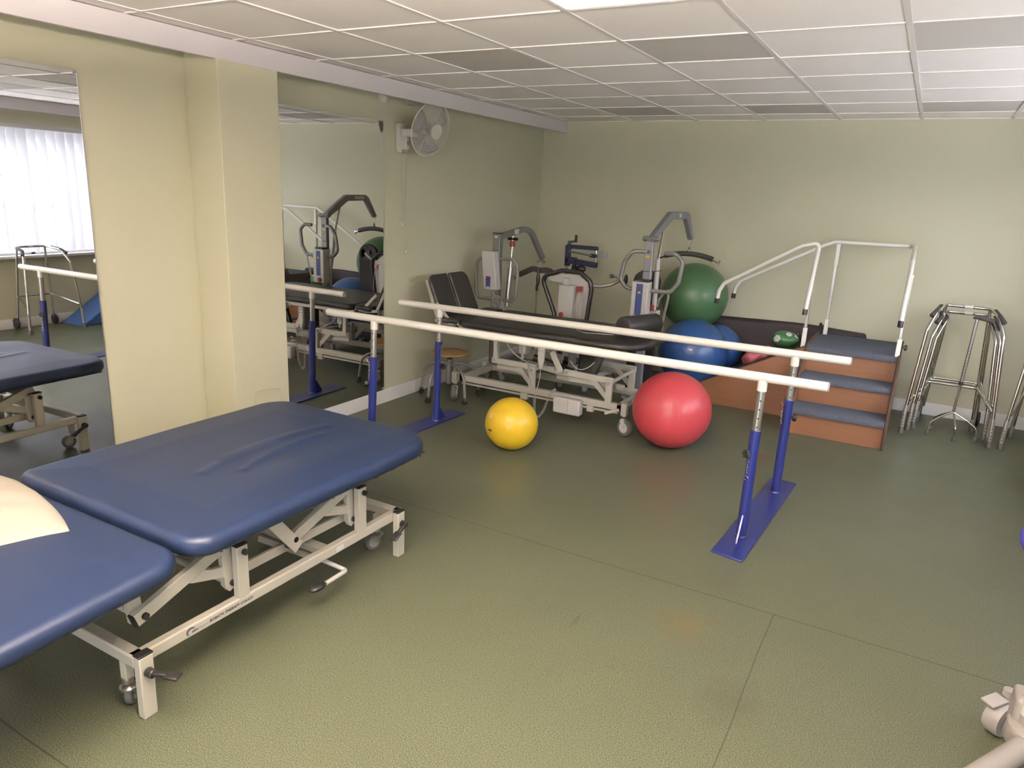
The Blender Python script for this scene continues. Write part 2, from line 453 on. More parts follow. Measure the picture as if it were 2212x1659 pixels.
mbb.box(XL, XR, YB - 0.02, YB, ZC - 0.001, ZC + 0.012)
ceil = struct(mb.build('ceiling', TILE, smooth=False))
cg = mb2.build('grey_tile', TILE2, ceil, smooth=False); cb = mbb.build('ceiling_grid', TBAR, ceil, smooth=False)
struct(MB().box(XL - 0.15, XR + 0.15, YN - 0.15, YB + 0.15, ZC + 0.1, ZC + 0.2).build('ceiling_slab', FASCIA))
NAMES = {(round(AX0 + 2 * G, 2), True): 'square lit ceiling panel cut by the top edge of the picture',
         (round(AX0 + 4 * G, 2), True): 'square lit ceiling panel nearest the window wall',
         (round(AX0 + 2 * G, 2), False): 'added unseen square hanging light nearest the head end of the blue couch',
         (round(AX0 + 1 * G, 2), False): 'added unseen square hanging light nearest the mirror wall, behind the head of the couch',
         (round(AX0 + 3 * G, 2), False): 'added unseen square hanging light just above and left of the viewer'}
for i, (x0, x1, y0, y1) in enumerate(lit_cells):
    nm = NAMES[(round(x0, 2), y0 > 2)]
    t = thing('ceiling_light', nm, 'light', ((x0 + x1) / 2, (y0 + y1) / 2, ZC))
    if y0 < 2:      # unseen hanging light added to brighten the near floor and the ceiling
        MB().box(x0 + 0.04, x1 - 0.04, y0 + 0.04, y1 - 0.04, ZC - 0.30, ZC - 0.26).build('diffuser', LIT if x0 > -1.6 else LIT2, t)
        MB().box(x0 + 0.04, x1 - 0.04, y0 + 0.04, y1 - 0.04, ZC - 0.255, ZC - 0.24).build('added_uplight', LITUP, t)
        for (wx, wy) in ((x0 + 0.03, y0 + 0.03), (x1 - 0.03, y0 + 0.03), (x0 + 0.03, y1 - 0.03), (x1 - 0.03, y1 - 0.03)):
            MB().cyl((wx, wy, ZC - 0.26), (wx, wy, ZC), 0.0015, n=6).build('suspension_wire', STEEL, t)
        zf0, zf1 = ZC - 0.302, ZC - 0.238
    else:
        MB().box(x0 + 0.02, x1 - 0.02, y0 + 0.02, y1 - 0.02, ZC + 0.002, ZC + 0.012).build('diffuser', LIT2, t)
        zf0, zf1 = ZC, ZC + 0.02
    f = MB(); a = 0.02
    f.box(x0, x1, y0, y0 + a, zf0, zf1); f.box(x0, x1, y1 - a, y1, zf0, zf1)
    f.box(x0, x0 + a, y0, y1, zf0, zf1); f.box(x1 - a, x1, y0, y1, zf0, zf1)
    f.build('frame', TBAR, t)

# windows with vertical blinds on the right wall
for wi, (WY0, WY1) in enumerate(WINS):
    mb = MB()
    fx0, fx1 = XR + 0.05, XR + 0.10
    for (a, b, c, d) in ((WY0, WY1, WZ0, WZ0 + 0.05), (WY0, WY1, WZ1 - 0.05, WZ1), (WY0, WY0 + 0.05, WZ0, WZ1), (WY1 - 0.05, WY1, WZ0, WZ1)):
        mb.box(fx0, fx1, a, b, c, d)
    for y in (WY0 + (WY1 - WY0) / 3, WY0 + 2 * (WY1 - WY0) / 3): mb.box(fx0, fx1, y - 0.025, y + 0.025, WZ0, WZ1)
    mb.box(fx0, fx1, WY0, WY1, 1.34, 1.38)
    win = struct(mb.build('window_%d' % (wi + 1), BB, bevel=0.003))
    MB().box(XR + 0.07, XR + 0.074, WY0 + 0.04, WY1 - 0.04, WZ0 + 0.04, WZ1 - 0.04).build('glass_pane', GLASS, win)
    MB().box(XR - 0.09, XR + 0.05, WY0 - 0.03, WY1 + 0.03, WZ0 - 0.03, WZ0).build('window_sill', BB, win, bevel=0.004)
    bl = thing('vertical_blind', ('white vertical strip blind over the window seen in the left mirror', 'white vertical strip blind over the other window, behind the viewer')[wi], 'blind', (XR - 0.05, (WY0 + WY1) / 2, WZ1 + 0.06))
    MB().box(XR - 0.085, XR - 0.035, WY0 - 0.05, WY1 + 0.05, WZ1 + 0.03, WZ1 + 0.07).build('headrail', BB, bl, bevel=0.003)
    n = 39
    for i in range(n):
        y = WY0 + 0.03 + (WY1 - WY0 - 0.06) * i / (n - 1)
        a = (-0.80 if wi == 0 else 1.2) + random.uniform(-0.12, 0.12); hw = 0.0445
        dx, dy = math.sin(a) * hw, math.cos(a) * hw
        rows = 10; vs = []; bow = random.uniform(-0.006, 0.006)
        for r in range(rows + 1):
            z = WZ1 + 0.03 - (WZ1 + 0.03 - WZ0 - 0.03) * r / rows
            b_ = bow * math.sin(PI * r / rows)
            for s_ in (-1, 0, 1):
                vs.append((XR - 0.06 + dx * s_ + (0.008 if s_ == 0 else 0) + b_, y + dy * s_ + b_, z))
        fs = [(r * 3 + q, r * 3 + q + 1, r * 3 + q + 4, r * 3 + q + 3) for r in range(rows) for q in (0, 1)]
        o = MB().add(vs, fs).build('blind_slat', BLIND, bl)
# hedge seen through the gaps of the blind
mb = MB(); rn = random.Random(5)
for i in range(130):
    mb.ell((6.2 + rn.uniform(-0.2, 0.3), -5.5 + (i % 65) * 0.27, rn.uniform(0.2, 2.1)), rn.uniform(0.25, 0.5), rn.uniform(0.25, 0.5), rn.uniform(0.25, 0.45), 10, 7)
mb.ell((6.4, 3.0, 0.3), 0.4, 7.0, 0.8, 16, 8)
tag(mb.build('hedge', HEDGE), 'green hedge outside the window behind the blind', 'hedge')
struct(MB().box(XR + 0.15, 9, -6, 14, -0.3, -0.02).box(-8, 6, -12, YN - 0.15, -0.3, -0.02).build('outside_ground', PAVE))  # unseen ground outside, made pale to bounce daylight up to the ceiling

# mirrors
def mirror(name_label, y0, y1, z0, z1, yaw):
    cy = (y0 + y1) / 2
    t = thing('wall_mirror', name_label, 'mirror', (XL + 0.006, y1, (z0 + z1) / 2), yaw)
    M = WM[t]
    def L(p): return M @ V(p)
    w_ = y1 - y0; h = (z1 - z0) / 2
    mb = MB().box(-0.003, 0.003, -w_, 0, -h, h); mb.build('mirror_glass', MIRROR, t, local=True, smooth=False)
    mb = MB(); mb.box(-0.0035, 0.0038, -0.003, 0.0015, -h, h); mb.box(-0.0035, 0.0038, -w_ - 0.0015, -w_ + 0.003, -h, h)
    mb.build('edge_strip', STEEL, t, local=True)
    for y in (-0.012, -w_ + 0.012):
        for z in (-h + 0.012, h - 0.006):
            MB().cyl((0.003, y, z), (0.008, y, z), 0.009, n=12).build('clip', STEEL, t, local=True)
    return t
mirror('tall frameless wall mirror left of the pillar, cut by the picture edge', 1.20, 2.117, 0.11, 2.121, 0.025)
mirror('tall frameless wall mirror between the pillar and the wall fan', 3.12, 4.325, 0.105, 2.121, 0.007)

# ------------------------------------------------------------------ mattress maker
def cushion(x0, x1, y0, y1, z0, z1, rc, zfun=None, edge=0.035, puff=0.006, step=0.03, n=30, rcs=None):
    """rounded upholstered slab; zfun(x,y,z) may move every vertex's height"""
    mb = MB(); rings = []
    cx, cy = (x0 + x1) / 2, (y0 + y1) / 2
    rcs = rcs or (rc, rc, rc, rc)
    def ring(ins, z):
        a, b, c, d = x0 + ins, x1 - ins, y0 + ins, y1 - ins
        pts = []
        for (qx, qy, t0, R) in ((b, d, 0, rcs[0]), (a, d, 1, rcs[1]), (a, c, 2, rcs[2]), (b, c, 3, rcs[3])):
            r = max(R - ins, 0.012)
            sx = -1 if qx == b else 1; sy = -1 if qy == d else 1
            ox, oy = qx + sx * r, qy + sy * r
            for k in range(n // 3 + 1):
                t = PI / 2 * (t0 + k / (n // 3)); pts.append((ox + r * math.cos(t), oy + r * math.sin(t)))
        # densify long sides
        out = []; m = len(pts)
        for i in range(m):
            p, q = pts[i], pts[(i + 1) % m]
            out.append(p)
            if (i + 1) % (n // 3 + 1) == 0:
                for k in range(1, n): out.append((p[0] + (q[0] - p[0]) * k / n, p[1] + (q[1] - p[1]) * k / n))
        return [V((p[0], p[1], z)) for p in out]
    e = min(edge, (z1 - z0) / 2); zm = z1 - e
    rings.append(ring(0.03, z0)); rings.append(ring(0.012, z0 + 0.002)); rings.append(ring(0.002, z0 + 0.012)); rings.append(ring(0.0, (z0 + 0.012 + zm) / 2))
    for k in range(0, 7):
        t = PI / 2 * k / 6; rings.append(ring(edge * 1.0 * (1 - math.cos(t)), zm + e * math.sin(t)))
    mx = min(x1 - x0, y1 - y0) / 2 - 0.02
    ins = edge + step * 0.6
    while ins < mx:
        rings.append(ring(ins, z1 + puff * min(1, (ins - edge) / 0.15))); ins += step
    vs = [p for r in rings for p in r]; m = len(rings[0]); fs = []
    for i in range(len(rings) - 1):
        for k in range(m):
            fs.append((i * m + k, i * m + (k + 1) % m, (i + 1) * m + (k + 1) % m, (i + 1) * m + k))
    fs.append(tuple(range(m - 1, -1, -1))); fs.append(tuple(range((len(rings) - 1) * m, len(rings) * m)))
    if zfun: vs = [V((p.x, p.y, zfun(p.x, p.y, p.z))) for p in vs]
    return mb.add(vs, fs)

def castor(parent, x, y, rw=0.038, ww=0.022, ang=0.0, zt=0.11, hm=STEEL, wm=RUBBER, hub=GREYP, offs=0.022):
    """swivel castor touching z=0, stem at x,y"""
    ca, sa = math.cos(ang), math.sin(ang)
    f = V((ca, sa, 0)); s = V((-sa, ca, 0)); c = V((x, y, 0)) + f * offs + V((0, 0, rw))
    h = MB()
    h.cyl((x, y, zt - 0.022), (x, y, zt), 0.018, n=16)
    h.lathe((x, y, rw * 1.75), (0, 0, 1), [(0.026, -0.004), (0.028, 0.006), (0.02, 0.014), (0.012, 0.016)], 18)
    for sg in (-1, 1):
        o = s * (sg * (ww / 2 + 0.004))
        P = [V((x, y, rw * 1.8)) - f * 0.018 + o, V((x, y, rw * 1.8)) + f * 0.024 + o, c + f * 0.012 + o, c - V((0, 0, 0.010)) + o, c - f * 0.012 + o]
        Q = [p + s * (sg * 0.003) for p in P]
        nn = len(P); h.add(P + Q, [tuple(range(nn)), tuple(range(2 * nn - 1, nn - 1, -1))] + [(i, (i + 1) % nn, nn + (i + 1) % nn, nn + i) for i in range(nn)])
    h.cyl(c - s * (ww / 2 + 0.010), c + s * (ww / 2 + 0.010), 0.006, n=10)
    ho = h.build('castor', hm, parent, smooth=True)
    w_ = MB().lathe(c - s * (ww / 2), s, [(rw * 0.62, 0), (rw * 0.93, 0.0), (rw, ww * 0.22), (rw, ww * 0.78), (rw * 0.93, ww), (rw * 0.62, ww)], 28)
    wo = w_.build('wheel', wm, ho)
    MB().lathe(c - s * (ww / 2 + 0.001), s, [(0.004, 0), (rw * 0.6, 0.0), (rw * 0.64, 0.003), (rw * 0.64, ww - 0.001), (rw * 0.6, ww + 0.002), (0.004, ww + 0.002)], 24).build('hub', hub, ho)
    return ho

# ------------------------------------------------------------------ near therapy couch
C = thing('therapy_couch', 'low wide treatment couch with two royal blue vinyl cushions on a cream lifting frame', 'couch', (-2.36, 1.8, 0))
def zmain(x, y, z):
    if z < 0.53: return z
    d = 0
    # long soft creases pulled across the vinyl
    for (ax, ay, bx, by, cx_, cy_, h, wd) in ((-2.30, 1.70, -2.42, 2.02, -2.33, 2.40, 0.0055, 0.022), (-2.21, 1.82, -2.30, 2.02, -2.27, 2.30, 0.0045, 0.018)):
        best = 9
        for k in range(41):
            u = k / 40; px_ = ax * (1 - u) ** 2 + 2 * bx * u * (1 - u) + cx_ * u * u; py_ = ay * (1 - u) ** 2 + 2 * by * u * (1 - u) + cy_ * u * u
            dd = math.hypot(x - px_, y - py_) / wd + (abs(u - 0.5) * 0.6)
            best = min(best, dd)
        d += h * math.exp(-best * best * 0.5)
    d -= 0.010 * math.exp(-(((x + 2.2) / 0.10) ** 2 + ((y - 2.05) / 0.28) ** 2))
    d += 0.0015 * math.sin(x * 9 + y * 4) * math.sin(y * 7)
    return z + d
cushion(-2.885, -1.835, 1.305, 2.625, 0.483, 0.553, 0.15, zmain, edge=0.036, step=0.008, n=150, rcs=(0.19, 0.16, 0.06, 0.10)).build('main_cushion', VINYL, C, ang=1.2)
def zhead(x, y, z): return z - 0.012 - (1.29 - y) * 0.055
hc = cushion(-2.885, -1.835, 0.42, 1.290, 0.483, 0.548, 0.11, zhead, edge=0.034).build('head_cushion', VINYL, C, ang=1.2)
mb = MB(); rn = random.Random(2)
mb.box(-2.83, -1.89, 1.36, 2.57, 0.470, 0.486)
for i in range(60):
    y = 1.42 + i * 0.019 + rn.uniform(-0.004, 0.004)
    mb.box(-1.905, -1.868 + rn.uniform(-0.004, 0.004), y, y + rn.uniform(0.006, 0.016), 0.474 + rn.uniform(-0.006, 0.002), 0.485)
mb.build('base_board', PLY, C)
def hbz(y): return -0.012 - (1.29 - y) * 0.055
MB().hexa([(-2.82, 0.5, 0.470 + hbz(0.5)), (-1.9, 0.5, 0.470 + hbz(0.5)), (-1.9, 1.24, 0.470 + hbz(1.24)), (-2.82, 1.24, 0.470 + hbz(1.24)),
           (-2.82, 0.5, 0.486 + hbz(0.5)), (-1.9, 0.5, 0.486 + hbz(0.5)), (-1.9, 1.24, 0.486 + hbz(1.24)), (-2.82, 1.24, 0.486 + hbz(1.24))]).build('head_base_board', PLY, C)
# frame
XO, XI = -1.932, -2.788          # rail centre lines are just inside these outer faces
mb = MB()
for x in (XO - 0.018, XI + 0.018): mb.box(x - 0.018, x + 0.018, 1.135, 2.475, 0.172, 0.215)
for y in (1.155, 2.452): mb.box(XI, XO, y - 0.022, y + 0.022, 0.172, 0.215)
fr = mb.build('lower_frame', CREAM, C, bevel=0.006)
def lever(sx, y, tipd, parent):
    # foot lever on the leg: boss and tapering black pad
    x = -1.9 if sx > 0 else -2.82
    b = V((x, y, 0.165)); o = V((0.03 * sx, 0, 0))
    mb = MB().cyl(b, b + o, 0.016, 0.014, 16)
    t = b + o * 0.75 + V(tipd)
    mb.bar(b + o * 0.7, b + o * 0.7 + V(tipd) * 0.55, 0.016, 0.016); 
    d = V(tipd)
    p = b + o * 0.7 + d * 0.5
    mb.bar(p, t, 0.036, 0.010)
    mb.build('foot_lever', BLACK, parent, bevel=0.004)
for (sx, y, tip) in ((1, 1.156, (0.085, 0.035, 0.002)), (1, 2.425, (-0.005, -0.085, -0.045)), (-1, 1.156, (-0.08, 0.03, 0)), (-1, 2.425, (0.005, -0.085, -0.045))):
    x = -1.916 if sx > 0 else -2.804
    lg = MB().box(x - 0.016, x + 0.016, y - 0.024, y + 0.024, 0, 0.219).build('leg', CREAM, C, bevel=0.004)
    MB().box(x - 0.0165, x + 0.0165, y - 0.0245, y + 0.0245, 0.219, 0.226).build('cap', BLACK, lg, bevel=0.002)
    lever(sx, y, tip, lg)
for (x, y, a) in ((-2.0, 1.15, 2.2), (-2.04, 2.42, -2.0), (-2.70, 1.15, 2.5), (-2.70, 2.42, -1.2)):
    MB().box(x - 0.015, x + 0.015, y - 0.015, y + 0.015, 0.105, 0.178).build('castor_stem', CREAM, C, bevel=0.003)
    castor(C, x, y, 0.040, 0.024, a, 0.112)
# posts, cranks and arms on both sides
def bolt(mb, x0, x1, y, z, r=0.0115): mb.cyl((x0, y, z), (x1, y, z), r, n=16)
for sx in (1, -1):
    xo = XO if sx > 0 else XI       # outer face
    g = -sx
    for k, y in enumerate((1.563, 2.198)):
        ztop = 0.412
        x0, x1 = sorted((xo, xo + g * 0.03))
        p = MB().box(x0, x1, y - 0.024, y + 0.024, 0.21, ztop).build('post', CREAM, C, bevel=0.003)
        MB().box(x0 - 0.0005, x1 + 0.0005, y - 0.0245, y + 0.0245, ztop, ztop + 0.006).build('cap', BLACK, p, bevel=0.0015)
        b = MB(); bolt(b, xo - g * 0.012, xo + g * 0.075, y + 0.006, 0.388); b.build('bolt', BLACK, p)
        # crank plate with a triangular hole and the long arm towards the head end
        ax0, ax1 = sorted((xo + g * 0.036, xo + g * 0.062))
        ye = y - 0.375; ze = 0.305
        arm = MB().bar((0.5 * (ax0 + ax1), ye - 0.012, ze - 0.002), (0.5 * (ax0 + ax1), y + 0.002, 0.436), 0.026, 0.046)
        am = arm.build('lift_arm', CREAM, C, bevel=0.003)
        pl = MB()
        pl.prism([(y - 0.205, 0.350), (y - 0.175, 0.336), (y - 0.040, 0.296), (y - 0.040, 0.340), (y - 0.10, 0.352), (y - 0.14, 0.370)], 0, ax0 + 0.003, ax1 - 0.003)
        pl.prism([(y - 0.058, 0.400), (y - 0.022, 0.425), (y - 0.006, 0.248), (y - 0.034, 0.236), (y - 0.052, 0.262)], 0, ax0, ax1)
        pl.build('crank_plate', CREAM, am, bevel=0.002)
        e = MB().bar((0.5 * (ax0 + ax1), ye - 0.016, ze - 0.004), (0.5 * (ax0 + ax1), ye - 0.010, ze - 0.002), 0.027, 0.047); e.build('end_cap', BLACK, am)
        b = MB(); bolt(b, xo + g * 0.026, xo + g * 0.09, ye + 0.018, ze + 0.006); b.build('bolt', BLACK, am)
        b = MB(); bolt(b, xo + g * 0.026, xo + g * 0.07, y - 0.022, 0.268); b.build('bolt', BLACK, am)
        # hanger from the upper frame down to the arm end
        hx0, hx1 = sorted((xo + g * (0.066 if k == 0 else 0.030), xo + g * (0.086 if k == 0 else 0.036)))
        if k == 0: MB().bar((0.5 * (hx0 + hx1), ye + 0.012, 0.285), (0.5 * (hx0 + hx1), ye - 0.004, 0.470), 0.020, 0.046, up=(0, 1, 0)).build('hanger', CREAM, C, bevel=0.002)
        else: MB().bar((0.5 * (hx0 + hx1), ye + 0.034, 0.270), (0.5 * (hx0 + hx1), ye - 0.125, 0.470), 0.010, 0.052, up=(0, 1, 0)).build('hanger', CREAM, C, bevel=0.002)
    xm = xo + g * 0.085
    MB().bar((xm, 1.54, 0.268), (xm, 2.176, 0.268), 0.016, 0.040).build('link_bar', CREAM, C, bevel=0.002)
mb = MB()
for x in (-2.03, -2.69): mb.box(x - 0.02, x + 0.02, 1.36, 2.57, 0.440, 0.470)
for y in (1.40, 1.85, 2.52): mb.box(-2.69, -2.03, y - 0.02, y + 0.02, 0.440, 0.470)
mb.build('upper_frame', CREAM, C, bevel=0.003)
mb = MB()
for x in (-2.03, -2.69): mb.bar((x, 0.55, 0.455 + hbz(0.55)), (x, 1.30, 0.455), 0.03, 0.028)
mb.build('head_frame', CREAM, C, bevel=0.003)
mb = MB()
for y in (1.541, 2.176):
    MB().cyl((XI + 0.05, y, 0.268), (XO - 0.05, y, 0.268), 0.016).build('cross_tube', CREAM, C)
    MB().cyl((XI + 0.04, y + 0.022, 0.39), (XO - 0.04, y + 0.022, 0.39), 0.018).build('cross_tube', CREAM, C)
MB().cyl((XI + 0.07, 1.20, 0.31), (XO - 0.07, 1.20, 0.31), 0.014).build('cross_tube', CREAM, C)
MB().box(XI + 0.03, XO - 0.03, 1.98, 2.02, 0.178, 0.21).build('cross_bar', CREAM, C)
mb = MB(); mb.cyl((-2.36, 1.70, 0.31), (-2.36, 2.02, 0.24), 0.032); mb.cyl((-2.36, 1.45, 0.36), (-2.36, 1.72, 0.305), 0.014)
mb.build('hydraulic_ram', GREYP, C)
p = MB().tube([(-2.02, 2.02, 0.13), (-1.895, 2.050, 0.100), (-1.893, 1.925, 0.100)], 0.0095, 0.012, n=12).build('pedal_bar', PALEP, C)
MB().ell((-1.893, 1.882, 0.106), 0.024, 0.040, 0.014, 20, 12).build('pedal_pad', BLACK, p)
MB().bar((-2.02, 2.02, 0.13), (-2.30, 1.95, 0.175), 0.014, 0.03).build('pedal_link', CREAM, p)
# lettering on the rail
XF = XO + 0.0006
text_obj('BOBATH THERAPY COUCH', 0.0150, INK, 'lettering', (XF, 1.410, 0.1885), (0, 1, 0), (0, 0, 1), fr, shear=0.25, off=0.0002)
text_obj('SEERS', 0.0098, INK, 'lettering', (XF, 1.340, 0.1865), (0, 1, 0), (0, 0, 1), fr, shear=0.2, off=0.0002)
text_obj('MEDICAL', 0.0098, INK2, 'lettering', (XF, 1.3675, 0.1867), (0, 1, 0), (0, 0, 1), fr, shear=0.2)
mb = MB()
for (R_, a0, a1) in ((0.0165, 0.5, 3.9), (0.0125, 0.7, 4.0)):
    pts = []
    for k in range(15):
        a = a0 + (a1 - a0) * k / 14; pts.append((XF, 1.338 + math.cos(a) * R_ * 1.05, 0.193 + math.sin(a) * R_ * 0.85))
    mb.tube(pts, 0.0011, n=6)
mb.build('logo', INK, fr)
MB().box(XF - 0.0005, XF + 0.0004, 2.03, 2.075, 0.180, 0.203).build('sticker', LABEL, fr)
# pillow on the head end
def pillow(parent):
    A = V((-2.275, 1.17, 0)); ex = V((-0.985, 0.16, 0)).normalized(); ey = V((-0.40, -0.92, 0)).normalized()
    LX, LY = 0.66, 0.46; n_, m_ = 40, 30; mb = MB(); vs = []; z0 = 0.528
    for side in (1, 0):
        for i in range(n_ + 1):
            for j in range(m_ + 1):
                u, v = i / n_, j / m_
                fu = (max(0, 4 * u * (1 - u))) ** 0.55; fv = (max(0, 4 * v * (1 - v))) ** 0.5
                pin = 0.03 * (1 - 4 * v * (1 - v)) ; 
                uu = u + 0.035 * (0.5 - u) * (4 * v * (1 - v)); vv = v + 0.06 * (0.5 - v) * (4 * u * (1 - u)) - 0.11 * 4 * u * (1 - u) * (1 - v)
                p = A + ex * (uu * LX) + ey * (vv * LY)
                th = 0.072 * fu * fv
                wr = 0.004 * math.sin(u * 26 + v * 9 + math.sin(v * 14)) * fu * fv + 0.006 * math.sin(v * 13 + u * 7) * fu * fv
                zb = z0 - (1.29 - p.y) * 0.055
                z = zb + 0.012 + (th + wr if side else -0.008 * fu * fv)
                vs.append((p.x, p.y, z))
    N = (n_ + 1) * (m_ + 1); fs = []
    for i in range(n_):
        for j in range(m_):
            a = i * (m_ + 1) + j; b = a + 1; c = a + m_ + 2; d = a + m_ + 1
            fs.append((a, b, c, d)); fs.append((N + a, N + d, N + c, N + b))
    def rim(a, b): fs.append((a, b, N + b, N + a))
    for i in range(n_): rim(i * (m_ + 1), (i + 1) * (m_ + 1)); rim(i * (m_ + 1) + m_, (i + 1) * (m_ + 1) + m_)
    for j in range(m_): rim(j, j + 1); rim(n_ * (m_ + 1) + j, n_ * (m_ + 1) + j + 1)
    return mb.add(vs, fs)
tag(pillow(None).build('pillow', PILLOW, ang=1.5), 'cream cotton pillow lying on the head end of the blue couch', 'pillow')

# ------------------------------------------------------------------ parallel walking bars
PB = thing('parallel_bars', 'white walking rails on four blue adjustable posts with blue floor plates', 'parallel bars', (-1.8, 3.9, 0))
posts = [(-0.592, 3.550), (-0.552, 4.270), (-2.985, 3.485), (-2.952, 4.170)]
for (pts) in (((-0.682, 3.305), (-0.525, 3.278), (-0.464, 4.490), (-0.620, 4.502)), ((-3.085, 3.245), (-2.925, 3.235), (-2.885, 4.460), (-3.045, 4.470))):
    MB().prism(list(pts), 2, 0.0, 0.009).build('floor_plate', BLUEP, PB, bevel=0.002)
zb = 0.845
rails = [((-3.37, 3.515, zb + 0.003), (-0.300, 3.585, zb)), ((-3.30, 4.185, zb + 0.003), (-0.268, 4.300, zb))]
for k, (a, b) in enumerate(rails):
    a, b = V(a), V(b)
    r_ = MB().cyl(a, b, 0.0235, n=24).build('handrail', WHITE, PB)
    d = (b - a).normalized()
    MB().cyl(b, b + d * 0.006, 0.0238, 0.021, 24).build('end_plug', GREYP, r_)
    MB().cyl(a, a - d * 0.006, 0.0238, 0.021, 24).build('end_plug', GREYP, r_)
for i, (x, y) in enumerate(posts):
    a, b = rails[i % 2]
    t = (x - a[0]) / (b[0] - a[0]); ty = a[1] + (b[1] - a[1]) * t; tz = a[2] + (b[2] - a[2]) * t
    zsp = 0.575 if i < 2 else 0.60
    bot = V((x, y, 0.008)); top = V((x + 0.0, ty, tz))
    def at(z): u = z / top.z; return bot + (top - bot) * u
    po = MB().cyl(bot, at(zsp), 0.026, n=24).build('post', BLUEP, PB)
    ch = MB().cyl(at(zsp - 0.01), at(tz - 0.06), 0.0195, n=24).build('inner_tube', STEEL, po)
    hm = MB()
    for z in (zsp + 0.02, zsp + 0.065, zsp + 0.11, zsp + 0.155, zsp + 0.2):
        if z > tz - 0.075: continue
        c = at(z); hm.cyl(c + V((0.004, -0.0175, 0)), c + V((0.005, -0.0203, 0)), 0.004, n=10)
    hm.build('pin_hole', BLACK, ch)
    MB().cyl(at(tz - 0.068), at(tz - 0.012), 0.0235, 0.0235, 24).build('socket', WHITE, po)
    # gusset at the foot
    s = -1 if i in (0, 2) else 1
    gy = y + s * 0.024
    gm = MB(); gm.prism([(gy, 0.009), (gy + s * 0.085, 0.009), (gy + s * 0.080, 0.02), (gy, 0.135)], 0, x - 0.0035, x + 0.0035)
    gm.build('gusset', BLUEP, po)
    MB().lathe((x, y, 0.008), (0, 0, 1), [(0.031, 0), (0.031, 0.004), (0.027, 0.010)], 24).build('weld_collar', BLUEP, po)
    # clamp knob, chain and pin
    zk = 0.455 if i == 0 else (0.47 if i == 1 else 0.42)
    kc = at(zk); dr = V((-0.55, -0.83, 0)).normalized() if i == 0 else (V((0.9, 0.3, 0)).normalized() if i == 1 else (V((-0.75, -0.66, 0)) if i == 2 else V((0.99, 0.1, 0))).normalized())
    kb = MB().cyl(kc + dr * 0.024, kc + dr * 0.036, 0.008, n=12)
    vs = []; nl = 40
    for h in (0.034, 0.052):
        for q in range(nl):
            an = 2 * PI * q / nl; rr = 0.019 + 0.003 * math.cos(an * 6); _, sd, u = frame_of(dr)
            vs.append(kc + dr * h + (sd * math.cos(an) + u * math.sin(an)) * rr)
    kb.add(vs, [(q, (q + 1) % nl, nl + (q + 1) % nl, nl + q) for q in range(nl)] + [tuple(range(nl - 1, -1, -1)), tuple(range(nl, 2 * nl))])
    kb.build('clamp_knob', BLACK, po)
    # chain links
    cm = MB(); dc = V((-0.35, -0.93, 0)).normalized() if i in (0, 2) else V((-0.8, -0.6, 0)).normalized()
    if i == 3: dc = V((0.95, -0.3, 0)).normalized()
    z0 = zk - 0.02 if i in (0,) else zsp - 0.035
    sid = dc.cross(V((0, 0, 1)))
    for q in range(7):
        zc_ = z0 - q * 0.0145; c = at(zc_) + dc * 0.031
        ax_ = sid if q % 2 == 0 else dc
        pts = [c + ax_ * (0.0042 * math.cos(t)) + V((0, 0, 0.0095 * math.sin(t))) for t in [2 * PI * e / 12 for e in range(12)]]
        cm.tube(pts, 0.0013, closed=True, n=6)
    zc_ = z0 - 7 * 0.0145 - 0.006; c = at(zc_) + dc * 0.031
    cm.tube([c + sid * (0.011 * math.cos(t)) + V((0, 0, 0.011 * math.sin(t))) for t in [2 * PI * e / 16 for e in range(16)]], 0.0010, closed=True, n=6)
    if i != 0:
        c = at(zsp - 0.03) + dc * 0.034
        cm.tube([c - sid * 0.018, c + dc * 0.006, c + sid * 0.02 + V((0, 0, 0.012))], 0.002, n=6)
    cm.build('chain', CHROME, po)

# ------------------------------------------------------------------ exercise balls
def ball(name, label, c, r, m, sq=0.985):
    o = MB().ell((0, 0, 0), r, r, r * sq, 64, 40).build(name, m); o.location = (c[0], c[1], c[2]); WM[o] = Matrix.Translation(c)
    tag(o, label, 'exercise ball'); return o
by = ball('exercise_ball', 'small yellow exercise ball on the floor under the parallel bars', (-2.218, 4.002, 0.175), 0.1775, B_YEL)
MB().tube([V((math.cos(a), math.sin(a), 0)) * 0.1775 * math.cos(-0.06) + V((0, 0, -0.016 + 0.006 * math.sin(k * 2.4))) for k, a in enumerate([-2.06 + 0.012 * q for q in range(18)])], 0.0022, n=6).build('printed_marking', INK, by, local=True)
br = ball('exercise_ball', 'large red exercise ball on the floor beside the black couch', (-1.352, 4.706, 0.264), 0.268, B_RED)
MB().cyl((-0.246, -0.095, 0.040), (-0.252, -0.098, 0.041), 0.006, n=12).build('valve_plug', LABEL, br, local=True)
bg_ = ball('exercise_ball', 'large green exercise ball resting against the back wall on top of the blue one', (-1.785, 6.545, 0.822), 0.303, B_GRN)
